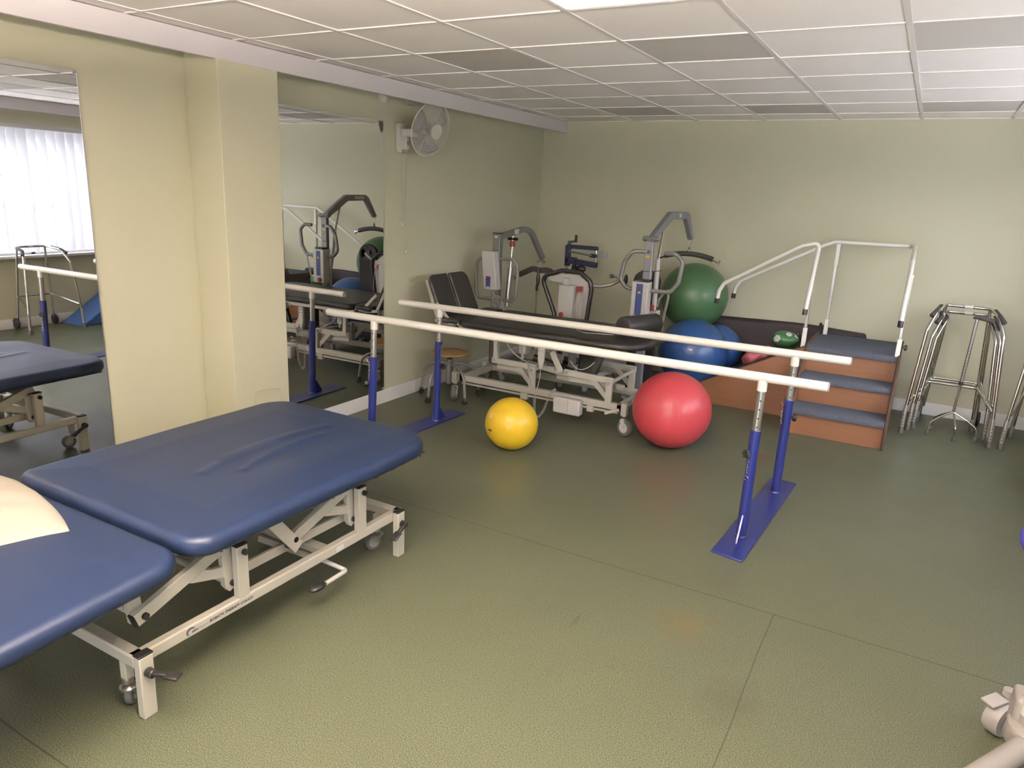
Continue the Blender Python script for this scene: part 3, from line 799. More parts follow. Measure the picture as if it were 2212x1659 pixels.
def peanut():
    a = V((-1.645, 6.17, 0.378)); b = V((-1.515, 6.49, 0.375)); ra, rb = 0.295, 0.222
    L_ = (b - a).length; d = (b - a).normalized(); prof = []
    N = 60
    for i in range(N + 1):
        t = PI * i / N; h = -ra * math.cos(t) if t < PI / 2 else None
        s = -ra + (ra + L_ + rb) * i / N
        # blend two sphere profiles with a smooth waist
        fa = ra * ra - s * s; fb = rb * rb - (s - L_) ** 2
        va = math.sqrt(fa) if fa > 0 else 0; vb = math.sqrt(fb) if fb > 0 else 0
        k = 0.02; r = (va ** 8 + vb ** 8) ** (1 / 8)
        prof.append((max(r, 0.0005), s))
    ends = []
    for i in range(1, 8):
        s = -ra + ra * (1 - math.cos(PI / 2 * i / 8)) * 0.12; ends.append((math.sqrt(max(0, ra * ra - s * s)), s))
    mb = MB().lathe(a, d, [prof[0]] + sorted(ends, key=lambda q: q[1]) + [q for q in prof[1:] if q[1] > ends[-1][1]], 56)
    return mb
po = peanut().build('peanut_ball', B_BLU, ang=1.2); origin_to(po, (-1.6, 6.35, 0.37))
tag(po, 'large blue double-lobed exercise ball on the ramp under the green ball', 'exercise ball')
o = MB().ell((-0.93, 6.40, 0.560), 0.115, 0.095, 0.070, 32, 18).build('peanut_ball', mat('green_toy_rubber', (0.05, 0.16, 0.06), 0.4))
tag(o, 'small green ball with white patches at the top of the ramp', 'ball'); origin_to(o, (-0.93, 6.40, 0.56))
for (dx, dy, dz, s) in ((0.03, -0.045, 0.047, 0.026), (-0.045, -0.072, 0.012, 0.032), (0.085, -0.02, 0.035, 0.018)):
    n = V((dx / 0.115 ** 2, dy / 0.095 ** 2, dz / 0.07 ** 2)).normalized()
    k = 1 / math.sqrt((dx / 0.115) ** 2 + (dy / 0.095) ** 2 + (dz / 0.07) ** 2); c = V((dx, dy, dz)) * k
    MB().lathe(c - n * 0.004, n, [(s, 0), (s, 0.004), (s * 0.7, 0.006)], 6).build('white_patch', LABEL, o, local=True)
# pink deflated ball / cushion
mb = MB().ell((-1.13, 6.33, 0.405), 0.125, 0.12, 0.075, 40, 24, Matrix.Rotation(-0.55, 3, 'Y'))
for i, v in enumerate(mb.v):
    r_ = math.hypot(v.x + 1.13, v.y - 6.33)
    mb.v[i] = v + V((0.012 * math.sin(v.z * 50 + v.y * 30), 0, 0.014 * math.sin(v.x * 55 + v.y * 35) - 0.055 * math.exp(-(r_ / 0.06) ** 2)))
tag(mb.build('soft_bag', PINK), 'crumpled pink soft bag lying on the ramp beside the blue ball', 'bag')

# ------------------------------------------------------------------ training stairs with ramp
S = thing('training_stairs', 'wooden training stairs with three carpeted steps, a side ramp and white handrails', 'stairs', (-0.38, 6.1, 0))
sx0, sx1 = -0.715, -0.045
yf = [5.555, 5.785, 6.00]; zs = [0.20, 0.40, 0.60]
prof = [(5.545, 0), (5.545, 0.19), (5.60, 0.235), (5.76, 0.38), (5.80, 0.43), (5.97, 0.585), (6.02, 0.612), (6.70, 0.612), (6.70, 0)]
for (a, b) in ((sx0, sx0 + 0.018), (sx1 - 0.018, sx1)):
    sp = MB().prism(prof if a > -0.5 else prof, 0, a, b).build('side_panel', LAM, S)
    e = MB().tube([((a + b) / 2, p[0] - 0.001, p[1] + 0.001) for p in prof[:8]], 0.0095, n=6); e.build('edge_strip', LAMD, sp)
for i in range(3):
    zb_ = 0 if i == 0 else zs[i - 1]
    MB().box(sx0 + 0.018, sx1 - 0.018, yf[i] + 0.02, yf[i] + 0.036, zb_, zs[i] - 0.02).build('riser', LAM, S)
    y1 = yf[i + 1] + 0.02 if i < 2 else 6.69
    tr = MB()
    yy0, yy1 = yf[i] - 0.012, y1
    z0, z1 = zs[i] - 0.045, zs[i] + 0.004
    pr = [(yf[i] + 0.02, z0), (yy0 + 0.004, z0 + 0.004), (yy0, z0 + 0.016), (yy0 + 0.004, z1 - 0.012), (yy0 + 0.018, z1), (yy1, z1), (yy1, z0 + 0.02), (yf[i] + 0.02, z0 + 0.02)]
    tr.prism(pr, 0, sx0 + 0.0185, sx1 - 0.0185)
    tr.build('tread', CARPET, S, ang=1.0)
MB().box(sx0 + 0.018, sx1 - 0.018, 6.68, 6.698, 0, 0.575).build('back_panel', LAM, S)
# ramp
rp = [(-1.80, 0.0), (sx0, 0.0), (sx0, 0.590), (-1.80, 0.012)]
MB().prism([(p[0], p[1]) for p in rp], 1, 6.0, 6.018).build('ramp_side', LAM, S)
MB().prism([(p[0], p[1]) for p in rp], 1, 6.682, 6.70).build('ramp_side', LAM, S)
MB().hexa([(-1.80, 6.018, 0.0), (sx0, 6.018, 0.575), (sx0, 6.682, 0.575), (-1.80, 6.682, 0.0), (-1.80, 6.018, 0.012), (sx0, 6.018, 0.588), (sx0, 6.682, 0.588), (-1.80, 6.682, 0.012)]).build('ramp_deck', DARKMAT, S)
MB().tube([(-1.80, 6.009, 0.014), (sx0, 6.009, 0.592)], 0.009, n=6).build('edge_strip', LAMD, S)
# handrails
TR = 0.0165
h1 = MB().tube([(-1.448, 6.03, 0.885), (-1.440, 6.03, 0.955), (-1.405, 6.03, 1.022), (-0.845, 6.03, 1.365), (-0.745, 6.03, 1.388), (-0.725, 6.03, 1.360), (-0.718, 5.80, 1.055), (-0.722, 5.762, 0.905)], TR, 0.06, n=14)
r1 = h1.build('handrail', WHITE, S)
h2 = MB().tube([(-1.448, 6.62, 0.868), (-1.438, 6.62, 0.935), (-1.402, 6.62, 0.992), (-0.76, 6.64, 1.350), (-0.68, 6.65, 1.383), (-0.10, 6.65, 1.386), (-0.088, 6.56, 1.388), (-0.082, 6.15, 1.30), (-0.080, 5.83, 1.07), (-0.081, 5.75, 0.895)], TR, 0.06, n=14)
r2 = h2.build('handrail', WHITE, S)
for r_, p, d in ((r1, (-1.448, 6.03, 0.885), (-0.05, 0, -1)), (r1, (-0.722, 5.762, 0.905), (-0.02, -0.2, -1)), (r2, (-1.448, 6.62, 0.868), (-0.05, 0, -1)), (r2, (-0.081, 5.75, 0.895), (0, -0.4, -1))):
    p = V(p); d = V(d).normalized(); MB().cyl(p - d * 0.008, p + d * 0.034, 0.0185, n=18).build('rubber_cap', BLACK, r_)
for (x, y, zt, side) in ((-0.735, 6.03, 1.35, -1), (-0.650, 6.665, 1.375, 0), (-0.070, 6.03, 1.21, 1)):
    hd = MB().box(x - 0.016, x + 0.016, y - 0.022, y + 0.022, 0.44 if side == -1 else 0.59, 0.735).build('post_holder', WHITE, S, bevel=0.003)
    MB().box(x - 0.0105, x + 0.0105, y - 0.0135, y + 0.0135, 0.70, 1.20).build('post', STEEL, hd, bevel=0.002)
    MB().box(x - 0.0145, x + 0.0145, y - 0.017, y + 0.017, 1.19, zt).build('post_sleeve', WHITE, hd, bevel=0.003)
    kd = -1 if side <= 0 else 1
    MB().cyl((x + kd * 0.016, y, 0.675), (x + kd * 0.035, y, 0.675), 0.006).lathe((x + kd * 0.034, y, 0.675), (kd, 0, 0), [(0.014, 0), (0.022, 0.004), (0.022, 0.016), (0.015, 0.022)], 18).build('knob', BLACK, hd)
# long dark mat standing behind the stairs
mb = MB().box(-1.72, -0.33, 6.725, 6.825, 0.0, 0.632)
for i, v in enumerate(mb.v): pass
mo = cushion(-1.72, -0.335, 6.757, 6.838, 0.0, 0.64, 0.03, lambda x, y, z: z + (0.012 * math.sin(x * 5.2) if z > 0.5 else 0), edge=0.03, step=0.02, n=30)
tag(mo.build('gym_mat', DARKMAT, ang=1.0), 'long dark folded mat standing behind the ramp against the back wall', 'mat')

# wall socket
t = thing('wall_socket', 'square grey wall socket on the back wall behind the lifting equipment', 'socket', (-2.825, YB, 1.102))
MB().box(-2.869, -2.781, YB - 0.010, YB, 1.06, 1.144).build('face_plate', PALEP, t, bevel=0.003)
mb = MB(); mb.box(-2.85, -2.842, YB - 0.0125, YB - 0.009, 1.075, 1.095); mb.box(-2.846, -2.836, YB - 0.014, YB - 0.009, 1.112, 1.130)
mb.build('switch', GREYP, t)

# ------------------------------------------------------------------ far black couch
F = thing('treatment_couch', 'black vinyl treatment couch with raised split headrest and ivory wheeled frame', 'couch', (-2.4, 4.95, 0))
cushion(-3.035, -1.56, 4.56, 5.31, 0.645, 0.700, 0.10, lambda x, y, z: z, edge=0.028, step=0.04, rcs=(0.22, 0.05, 0.05, 0.22)).build('main_cushion', BLKVIN, F, ang=1.2)
cushion(-3.235, -3.045, 4.58, 5.29, 0.650, 0.700, 0.03, None, edge=0.022, step=0.03).build('middle_cushion', BLKVIN, F, ang=1.2)
# raised headrest: two padded halves either side of a slot
hb, ht = V((-3.255, 0, 0.675)), V((-3.405, 0, 1.005))
dn = V((ht.z - hb.z, 0, -(ht.x - hb.x))).normalized()
def headpad(y0, y1, cutA, cutB):
    mb = cushion(0, 0.352, y0, y1, 0, 0.032, 0.02, None, edge=0.014, step=0.02, n=18, rcs=(cutB, 0.02, 0.02, cutA))
    u = (ht - hb).normalized()
    mb.v = [V((hb.x, 0, hb.z)) + u * v.x + V((0, v.y, 0)) + dn * v.z for v in mb.v]
    return mb
hp = headpad(4.63, 4.885, 0.07, 0.01).build('headrest', BLKVIN, F, ang=1.2)
headpad(4.915, 5.17, 0.01, 0.07).build('headrest', BLKVIN, F, ang=1.2)
mb = MB(); u = (ht - hb).normalized()
mb.bar(hb - dn * 0.012 + V((0, 4.615, 0)), ht - dn * 0.012 + V((0, 4.64, 0)) - u * 0.04, 0.012, 0.022)
mb.bar(hb - dn * 0.012 + V((0, 5.18, 0)), ht - dn * 0.012 + V((0, 5.16, 0)) - u * 0.04, 0.012, 0.022)
mb.bar(hb + V((0, 4.90, 0)), ht + V((0, 4.90, 0)) - u * 0.03, 0.026, 0.010)
mb.build('headrest_frame', CREAM2, F)
mb = MB()
mb.bar((-3.27, 4.60, 0.80), (-3.13, 4.60, 0.665), 0.012, 0.024); mb.bar((-3.28, 4.60, 0.665), (-3.13, 4.60, 0.650), 0.014, 0.022)
mb.cyl((-3.13, 4.585, 0.662), (-3.13, 4.61, 0.662), 0.015); mb.box(-3.12, -3.05, 4.585, 4.60, 0.650, 0.672)
mb.build('headrest_stay', CREAM2, F, bevel=0.001)
MB().cyl((-3.07, 4.565, 0.650), (-3.07, 4.60, 0.640), 0.012).build('lever', BLACK, F)
mb = MB()
for y in (4.60, 5.27): mb.box(-3.03, -1.88, y - 0.011, y + 0.011, 0.615, 0.645)
for x in (-2.98, -2.3, -1.92): mb.box(x - 0.015, x + 0.015, 4.60, 5.27, 0.612, 0.643)
mb.box(-3.05, -2.93, 4.585, 4.60, 0.600, 0.650); mb.box(-2.31, -2.15, 4.583, 4.60, 0.605, 0.640)
mb.build('upper_frame', CREAM2, F, bevel=0.002)
YN1, YN2 = 4.72, 5.20
mb = MB()
for y in (YN1 + 0.02, YN2): mb.box(-3.13, -1.70, y - 0.02, y + 0.02, 0.176, 0.226)
for x in (-3.10, -1.74): mb.box(x - 0.02, x + 0.02, YN1, YN2 + 0.02, 0.176, 0.226)
mb.box(-3.10, -1.75, YN1 + 0.005, YN1 + 0.02, 0.150, 0.164)
mb.box(-2.55, -2.49, YN1 - 0.004, YN1 + 0.03, 0.125, 0.176); mb.box(-1.99, -1.94, YN1 - 0.004, YN1 + 0.03, 0.130, 0.176)
lf = mb.build('lower_frame', CREAM2, F, bevel=0.003)
text_obj('OAKWORTH LINE', 0.018, INK2, 'lettering', (-2.42, YN1 - 0.0006, 0.187), (1, 0, 0), (0, 0, 1), lf) if False else None
for (x, y) in ((-3.165, YN1 + 0.01), (-3.165, YN2), (-1.70, YN1 + 0.01), (-1.70, YN2)):
    MB().box(x - 0.022, x + 0.022, y - 0.022, y + 0.022, 0.150, 0.240).build('corner_block', CREAM2, F, bevel=0.004)
    # large twin-face castor
    ca = castor(F, x, y, 0.062, 0.034, (-1.2 if x < -2 else -0.35), 0.165, hm=PALEP, wm=RUBBER, hub=PALEP, offs=0.014)
mb = MB().bar((-1.83, YN1 - 0.045, 0.155), (-1.68, YN1 + 0.04, 0.205), 0.012, 0.022); mb.build('brake_bar', CREAM2, F, bevel=0.003)
for y, gy in ((YN1 + 0.014, 1), (YN2 - 0.0, -1)):
    for x in (-2.462, -1.832):
        p = MB().box(x - 0.024, x + 0.024, y - 0.014, y + 0.014, 0.22, 0.392).build('post', CREAM2, F, bevel=0.003)
        MB().cyl((x - 0.004, y - 0.020, 0.365), (x - 0.004, y + 0.02, 0.365), 0.010).build('bolt', STEEL, p)
        ya = y + 0.026
        am = MB().bar((x - 0.375, ya, 0.385), (x + 0.02, ya, 0.378), 0.022, 0.046).build('lift_arm', CREAM2, F, bevel=0.003)
        pl = MB().prism([(x - 0.165, 0.362), (x - 0.105, 0.362), (x - 0.012, 0.262), (x - 0.012, 0.235), (x - 0.034, 0.235)], 1, ya - 0.011, ya + 0.011)
        pl.prism([(x - 0.03, 0.37), (x - 0.005, 0.37), (x - 0.005, 0.235), (x - 0.03, 0.235)], 1, ya - 0.011, ya + 0.011)
        pl.build('crank_plate', CREAM2, am)
        MB().cyl((x - 0.355, ya - 0.016, 0.385), (x - 0.355, ya + 0.02, 0.385), 0.010).build('bolt', STEEL, am)
        MB().box(x - 0.345, x - 0.02, y + 0.05, y + 0.066, 0.315, 0.350).build('link_bar', CREAM2, F)
    MB().bar((-2.31, y + 0.002, 0.53), (-2.225, y + 0.002, 0.385), 0.012, 0.046, up=(1, 0, 0)).build('hanger', CREAM2, F, bevel=0.004)
    MB().prism([(-2.83, 0.61), (-2.77, 0.61), (-2.785, 0.51), (-2.775, 0.40), (-2.815, 0.40), (-2.815, 0.51)], 1, y, y + 0.03).build('hanger', CREAM2, F)
mb = MB()
for x in (-2.462, -1.832): MB().cyl((x, YN1 + 0.02, 0.365), (x, YN2, 0.365), 0.014).build('cross_tube', CREAM2, F)
mb.box(-2.62, -2.36, 4.90, 4.98, 0.33, 0.37); mb.bar((-2.60, 4.90, 0.37), (-2.15, 4.96, 0.30), 0.05, 0.03)
mb.build('cross_bar', CREAM2, F, bevel=0.002)
MB().box(-2.35, -1.80, 4.93, 4.97, 0.27, 0.31).build('cross_bar', CREAM2, F, bevel=0.002)
MB().box(-2.66, -2.60, 4.86, 4.95, 0.44, 0.56).box(-2.64, -2.62, 4.86, 4.90, 0.40, 0.60).build('actuator_bracket', PALEP, F, bevel=0.008)
MB().cyl((-2.58, 4.98, 0.40), (-2.25, 5.00, 0.33), 0.03).build('actuator', BLACK, F)
MB().box(-2.20, -2.06, 5.0, 5.06, 0.30, 0.52).build('motor_box', BLACK, F, bevel=0.01)
cb_ = MB().box(-2.235, -2.015, YN1 - 0.075, YN1 - 0.005, 0.095, 0.215).build('control_box', PALEP, F, bevel=0.014, segs=3)
MB().box(-2.112, -2.108, YN1 - 0.0765, YN1 - 0.006, 0.098, 0.212).build('seam', GREYP, cb_)
MB().bar((-1.94, 4.86, 0.585), (-2.03, 4.86, 0.335), 0.035, 0.045).build('strut', BLACK, F, bevel=0.003)
# hand control hanging from the side rail with its coiled lead
hc_ = thing('hand_controller', 'pale hand controller with coiled lead hanging on the black couch', 'remote control', (-2.36, 4.665, 0.45))
MB().prism([(-2.385, 0.470), (-2.39, 0.60), (-2.33, 0.60), (-2.335, 0.470), (-2.35, 0.40), (-2.37, 0.40)], 1, 4.655, 4.680).build('handset', PALEP, hc_, bevel=0.006)
mb = MB()
for (dx, dz) in ((-0.015, 0.57), (0.012, 0.57), (-0.015, 0.54), (0.012, 0.54)): mb.cyl((-2.36 + dx, 4.656, dz), (-2.36 + dx, 4.652, dz), 0.006, n=10)
mb.build('button', GREYP, hc_)
def coil(path, r, turns, wire, n=5):
    pts = [V(p) for p in path]; L_ = [0]
    for i in range(1, len(pts)): L_.append(L_[-1] + (pts[i] - pts[i - 1]).length)
    out = []; N = turns * 9
    for k in range(N + 1):
        s = L_[-1] * k / N; i = 0
        while i < len(pts) - 2 and L_[i + 1] < s: i += 1
        t = (s - L_[i]) / max(1e-6, L_[i + 1] - L_[i]); c = pts[i].lerp(pts[i + 1], t)
        d, sd, u = frame_of(pts[i + 1] - pts[i], (0.3, 1, 0.2)); a = 2 * PI * k / 9
        out.append(c + (sd * math.cos(a) + u * math.sin(a)) * r)
    return MB().tube(out, wire, n=n)
def arcpts(p0, p1, p2, n=14):
    p0, p1, p2 = V(p0), V(p1), V(p2)
    return [p0 * (1 - t) ** 2 + p1 * 2 * t * (1 - t) + p2 * t * t for t in [k / n for k in range(n + 1)]]
path = arcpts((-2.395, 4.665, 0.20), (-2.40, 4.65, -0.09), (-2.31, 4.665, 0.10)) + arcpts((-2.31, 4.665, 0.10), (-2.28, 4.68, 0.24), (-2.24, 4.70, 0.26))[1:]
coil(path, 0.0085, 46, 0.0022).build('coiled_lead', CABLE, hc_)
MB().tube(arcpts((-2.36, 4.667, 0.40), (-2.355, 4.66, 0.30), (-2.395, 4.665, 0.20)), 0.0025, n=6).build('lead', CABLE, hc_)
MB().tube(arcpts((-2.72, 4.75, 0.58), (-2.68, 4.74, 0.46), (-2.52, 4.74, 0.42)) + arcpts((-2.52, 4.74, 0.42), (-2.48, 4.72, 0.33), (-2.42, 4.70, 0.22))[1:], 0.004, n=8).build('cable', CABLE, F)
MB().tube(arcpts((-2.12, 4.66, 0.50), (-2.02, 4.62, 0.40), (-1.93, 4.66, 0.52)), 0.003, n=6).build('cable', CABLE, F)
# loose lead on the couch top and the black bolster
MB().tube([(-2.02, 4.90, 0.706), (-2.12, 4.79, 0.706), (-2.06, 4.72, 0.706), (-1.92, 4.70, 0.706), (-1.84, 4.78, 0.706)], 0.003, 0.05, n=6)
lead = MB().tube([(-1.80, 5.12, 0.706), (-1.98, 5.08, 0.706), (-2.14, 4.92, 0.706), (-2.16, 4.80, 0.706), (-2.06, 4.73, 0.706), (-1.86, 4.80, 0.706)], 0.0032, 0.06, n=8)
tag(lead.build('cable', CABLE), 'thin pale cable looped on top of the black couch', 'cable')
bo = MB(); a = V((-1.795, 4.80, 0.774)); b = V((-1.660, 5.14, 0.774)); d = (b - a).normalized(); L_ = (b - a).length
bo.lathe(a, d, [(0.0, 0), (0.055, 0.0), (0.068, 0.004), (0.073, 0.014), (0.073, L_ - 0.014), (0.068, L_ - 0.004), (0.055, L_), (0.0, L_)], 36)
tag(bo.build('bolster', BLKVIN, ang=0.8), 'black vinyl roll bolster lying on the foot end of the black couch', 'bolster')

# ------------------------------------------------------------------ stool
T = thing('stool', 'low round stool with wooden seat and five curved grey legs on castors', 'stool', (-3.25, 4.77, 0))
MB().lathe((-3.25, 4.77, 0.366), (0, 0, 1), [(0.02, 0), (0.140, 0.0), (0.153, 0.006), (0.156, 0.013), (0.152, 0.019), (0.138, 0.021), (0.0, 0.018)], 48).build('seat', WOODS, T)
MB().cyl((-3.25, 4.77, 0.12), (-3.25, 4.77, 0.325), 0.026, n=24).build('column', GREYM, T)
MB().cyl((-3.25, 4.77, 0.32), (-3.25, 4.77, 0.335), 0.022, n=24).cyl((-3.25, 4.77, 0.335), (-3.25, 4.77, 0.366), 0.014).build('collar', BLACK, T)
for i in range(5):
    a = math.radians(-97 + 72 * i); f = V((math.cos(a), math.sin(a), 0)); c = V((-3.25, 4.77, 0))
    lg = MB().tube([c + f * 0.018 + V((0, 0, 0.290)), c + f * 0.11 + V((0, 0, 0.288)), c + f * 0.225 + V((0, 0, 0.235)), c + f * 0.250 + V((0, 0, 0.055))], 0.0115, 0.12, n=12).build('leg', GREYM, T)
    e = c + f * 0.250; s = V((-f.y, f.x, 0))
    w_ = MB()
    for q in (-1, 1): w_.lathe(e + V((0, 0, 0.020)) + s * (0.004 if q > 0 else -0.018), s, [(0.0, 0), (0.018, 0), (0.020, 0.003), (0.020, 0.011), (0.018, 0.014), (0, 0.014)], 20)
    w_.lathe(e + V((0, 0, 0.022)), (0, 0, 1), [(0.015, 0), (0.019, 0.012), (0.013, 0.034)], 16)
    w_.build('castor', BLACK, lg)

# ------------------------------------------------------------------ patient hoists
def spreader(parent, c, half, drop, m=FOAM, yy=0.0, bent=False):
    c = V(c)
    if bent:
        pts = [c + V((-half, -yy, -drop)), c + V((-half * 0.35, -yy * 0.3, 0.0)), c + V((0, 0, -0.012)), c + V((half * 0.35, yy * 0.3, 0.0)), c + V((half, yy, -drop))]
        sp = MB(); 
        for i in range(4): sp.bar(pts[i], pts[i + 1], 0.03, 0.052)
        o = sp.build('spreader_bar', m, parent, bevel=0.008)
    else:
        pts = [c + V((-half, -yy, -drop)), c + V((-half * 0.5, -yy * 0.5, -drop * 0.25)), c, c + V((half * 0.5, yy * 0.5, -drop * 0.25)), c + V((half, yy, -drop))]
        o = MB().tube(arcpts(pts[0], c + V((0, 0, drop * 0.9)), pts[4], 16), 0.023, n=14).build('spreader_bar', m, parent)
    for s in (-1, 1):
        e = c + V((s * half, s * yy, -drop)); d = V((s, s * yy / max(half, 0.01), -0.45 if not bent else -0.6)).normalized()
        hk = MB().cyl(e - d * 0.01, e + d * 0.05, 0.011)
        t = e + d * 0.06
        hk.tube([t + V((0, 0, 0.028)) + d * 0.012, t, t + V((0, 0, -0.025)) - d * 0.005], 0.005, n=8)
        hk.tube([t + V((0, 0.012, 0.024)), t + V((0, -0.012, -0.02))], 0.004, n=8)
        hk.build('sling_hook', CHROME, o)
    return o
# right hoist
H = thing('patient_hoist', 'silver-grey patient hoist with blue-striped battery box beside the green ball', 'patient hoist', (-1.90, 5.50, 0))
mx, my = -1.885, 5.50
MB().box(mx - 0.034, mx + 0.034, my - 0.022, my + 0.022, 0.10, 1.345).build('mast', GREYB, H, bevel=0.006)
mb = MB().cyl((mx - 0.055, my, 1.362), (mx + 0.055, my, 1.362), 0.022).cyl((mx - 0.062, my, 1.362), (mx - 0.052, my, 1.362), 0.016).cyl((mx + 0.052, my, 1.362), (mx + 0.075, my, 1.362), 0.016)
mb.build('pivot', GREYM, H)
mb = MB(); mb.prism([(5.49, 1.335), (5.47, 1.365), (5.83, 1.568), (6.17, 1.572), (6.225, 1.545), (6.375, 1.345), (6.33, 1.330), (6.165, 1.512), (5.86, 1.505), (5.55, 1.345)], 0, mx - 0.022, mx + 0.022)
mb.v = [v + V(((v.y - 5.5) * 0.085, 0, 0)) for v in mb.v]
bm_ = mb.build('boom', GREYB, H, bevel=0.005)
bx = mx + (6.0 - 5.5) * 0.085 + 0.0225
MB().box(bx - 0.047, bx - 0.0445, 5.97, 6.12, 1.525, 1.555).box(bx - 0.001, bx + 0.002, 5.97, 6.10, 1.525, 1.555).build('label', LABEL, bm_)
hk = V((-1.815, 6.345, 1.33))
mb = MB().tube([hk + V((0, 0.0, 0.02)), hk + V((0.012, 0, -0.01)), hk + V((0, 0, -0.045)), hk + V((-0.012, 0, -0.01))], 0.004, closed=True, n=8, fillet=0.01)
mb.lathe(hk + V((0, 0, -0.115)), (0, 0, 1), [(0.012, 0), (0.016, 0.006), (0.016, 0.03), (0.011, 0.034), (0.013, 0.05), (0.006, 0.062)], 16)
mb.build('swivel_hook', CHROME, bm_)
spreader(H, (-1.815, 6.345, 1.213), 0.215, 0.035)
# push handle ring
MB().tube([(mx, my, 1.262), (mx - 0.12, my - 0.05, 1.262), (-2.065, my - 0.05, 1.175), (-2.09, my - 0.05, 1.03), (-2.03, my - 0.05, 0.968), (mx, my - 0.05, 0.968), (-1.675, my - 0.05, 0.968), (-1.615, my - 0.05, 1.05), (-1.598, my - 0.05, 1.215), (-1.66, my - 0.05, 1.265), (-1.745, my - 0.04, 1.262)], 0.0165, 0.055, n=14).build('push_handle', GREYM, H)
bx_ = MB().box(mx - 0.078, mx + 0.056, my - 0.12, my - 0.03, 0.705, 1.035).build('battery_box', PALEP, H, bevel=0.006)
MB().box(mx - 0.040, mx + 0.014, my - 0.1222, my - 0.119, 0.775, 1.020).build('blue_stripe', NAVY, bx_)
MB().box(mx - 0.024, mx - 0.002, my - 0.1235, my - 0.1215, 0.945, 0.962).build('yellow_sticker', YEL, bx_)
mb = MB()
for z in (0.78, 0.86, 0.94, 1.00):
    for x in (mx - 0.068, mx + 0.038): mb.cyl((x, my - 0.119, z), (x, my - 0.1225, z), 0.004, n=8)
mb.build('screw', GREYP, bx_)
MB().lathe((mx - 0.030, my - 0.12, 0.735), (0, -1, 0), [(0.022, 0), (0.024, 0.006), (0.022, 0.016), (0.010, 0.02)], 20).build('stop_button', RED, bx_)
MB().box(mx - 0.05, mx + 0.05, my - 0.10, my - 0.022, 1.035, 1.052).build('lid', BLACK, bx_, bevel=0.004)
MB().box(mx - 0.020, mx + 0.014, my - 0.0245, my - 0.0215, 1.215, 1.235).build('yellow_label', YEL, H)
MB().lathe((mx, my - 0.022, 1.262), (0, -1, 0), [(0.015, 0), (0.015, 0.004), (0.008, 0.005)], 18).build('boss', RUBBER, H)
act = MB().cyl((mx + 0.045, my + 0.10, 0.74), (mx + 0.022, my + 0.16, 1.20), 0.020).build('actuator', PALEP, H)
MB().cyl((mx + 0.022, my + 0.16, 1.19), (mx + 0.02, my + 0.24, 1.445), 0.0115).build('ram', CHROME, act)
MB().box(mx + 0.025, mx + 0.095, my + 0.04, my + 0.12, 0.60, 0.80).build('motor_housing', PALEP, act, bevel=0.008)
MB().box(mx + 0.035, mx + 0.065, my + 0.02, my + 0.05, 0.80, 0.845).build('release_knob', RED, act, bevel=0.006)
MB().tube(arcpts((mx - 0.04, my - 0.03, 1.115), (mx + 0.02, my - 0.045, 1.105), (mx + 0.09, my + 0.05, 1.12)), 0.003, n=6).build('tie_cord', BLACK, H)
coil([(mx + 0.10, my, 0.84), (mx + 0.115, my - 0.02, 0.90), (mx + 0.165, my - 0.04, 0.965)], 0.008, 12, 0.0022).build('coiled_lead', CABLE, H)
coil([(mx + 0.195, my - 0.05, 0.99), (mx + 0.20, my - 0.05, 0.92), (mx + 0.165, my - 0.03, 0.72)], 0.008, 34, 0.0022).build('coiled_lead', CABLE, H)
MB().tube([(mx + 0.165, my - 0.03, 0.72), (mx + 0.175, my - 0.03, 0.69), (mx + 0.175, my - 0.03, 0.62)], 0.003, 0.01, n=6).build('lead', CABLE, H)
mb = MB().box(mx - 0.07, mx + 0.06, my - 0.05, my + 0.06, 0.085, 0.14)
for s in (-1, 1): mb.bar((mx + s * 0.07 - 0.02, my + 0.0, 0.10), (mx + (-0.12 if s < 0 else 0.045), my + 0.42, 0.095), 0.04, 0.04)
mb.build('base_leg', GREYB, H, bevel=0.004)
for (x, y) in ((mx - 0.10, my - 0.02), (mx + 0.06, my - 0.02), (mx - 0.12, my + 0.40), (mx + 0.045, my + 0.40)): castor(H, x, y, 0.038, 0.022, 0.4, 0.09, hm=GREYP)
# tall dark padded board behind the right hoist
o = MB(); pr = []
for k in range(13):
    a = PI * k / 12; pr.append((-2.045 + 0.12 * math.cos(a), 0.975 + 0.10 * math.sin(a)))
pr += [(-2.165, 0.0), (-1.925, 0.0)]
o.prism(pr, 1, 5.955, 5.995)
tag(o.build('padded_board', DARKMAT, bevel=0.012, segs=3), 'round-topped dark padded board standing behind the right-hand hoist', 'board')

# left hoist
K = thing('patient_hoist', 'dull grey patient hoist with red collar and dark spreader near the room corner', 'patient hoist', (-3.26, 5.50, 0))
mx, my = -3.275, 5.52
MB().box(mx - 0.040, mx + 0.032, my - 0.03, my + 0.03, 0.10, 1.31).build('mast', GREYM, K, bevel=0.005)
MB().box(mx - 0.042, mx + 0.034, my - 0.032, my + 0.032, 1.31, 1.318).build('mast_cap', BLACK, K, bevel=0.002)
MB().box(mx - 0.02, mx + 0.012, my - 0.0325, my - 0.0295, 1.275, 1.293).build('label', LABEL, K)
def rect_sweep(pts, w_, h_):
    mb = MB(); pts = [V(p) for p in pts]; vs = []
    for i, p in enumerate(pts):
        t = (pts[min(i + 1, len(pts) - 1)] - pts[max(i - 1, 0)]).normalized(); _, s, u = frame_of(t)
        for a, b in ((-1, -1), (1, -1), (1, 1), (-1, 1)): vs.append(p + s * (a * w_ / 2) + u * (b * h_ / 2))
    n = len(pts); fs = [(0, 1, 2, 3), tuple(range(4 * n - 1, 4 * n - 5, -1))]
    for i in range(n - 1):
        for k in range(4): fs.append((4 * i + k, 4 * i + (k + 1) % 4, 4 * i + 4 + (k + 1) % 4, 4 * i + 4 + k))
    return mb.add(vs, fs)
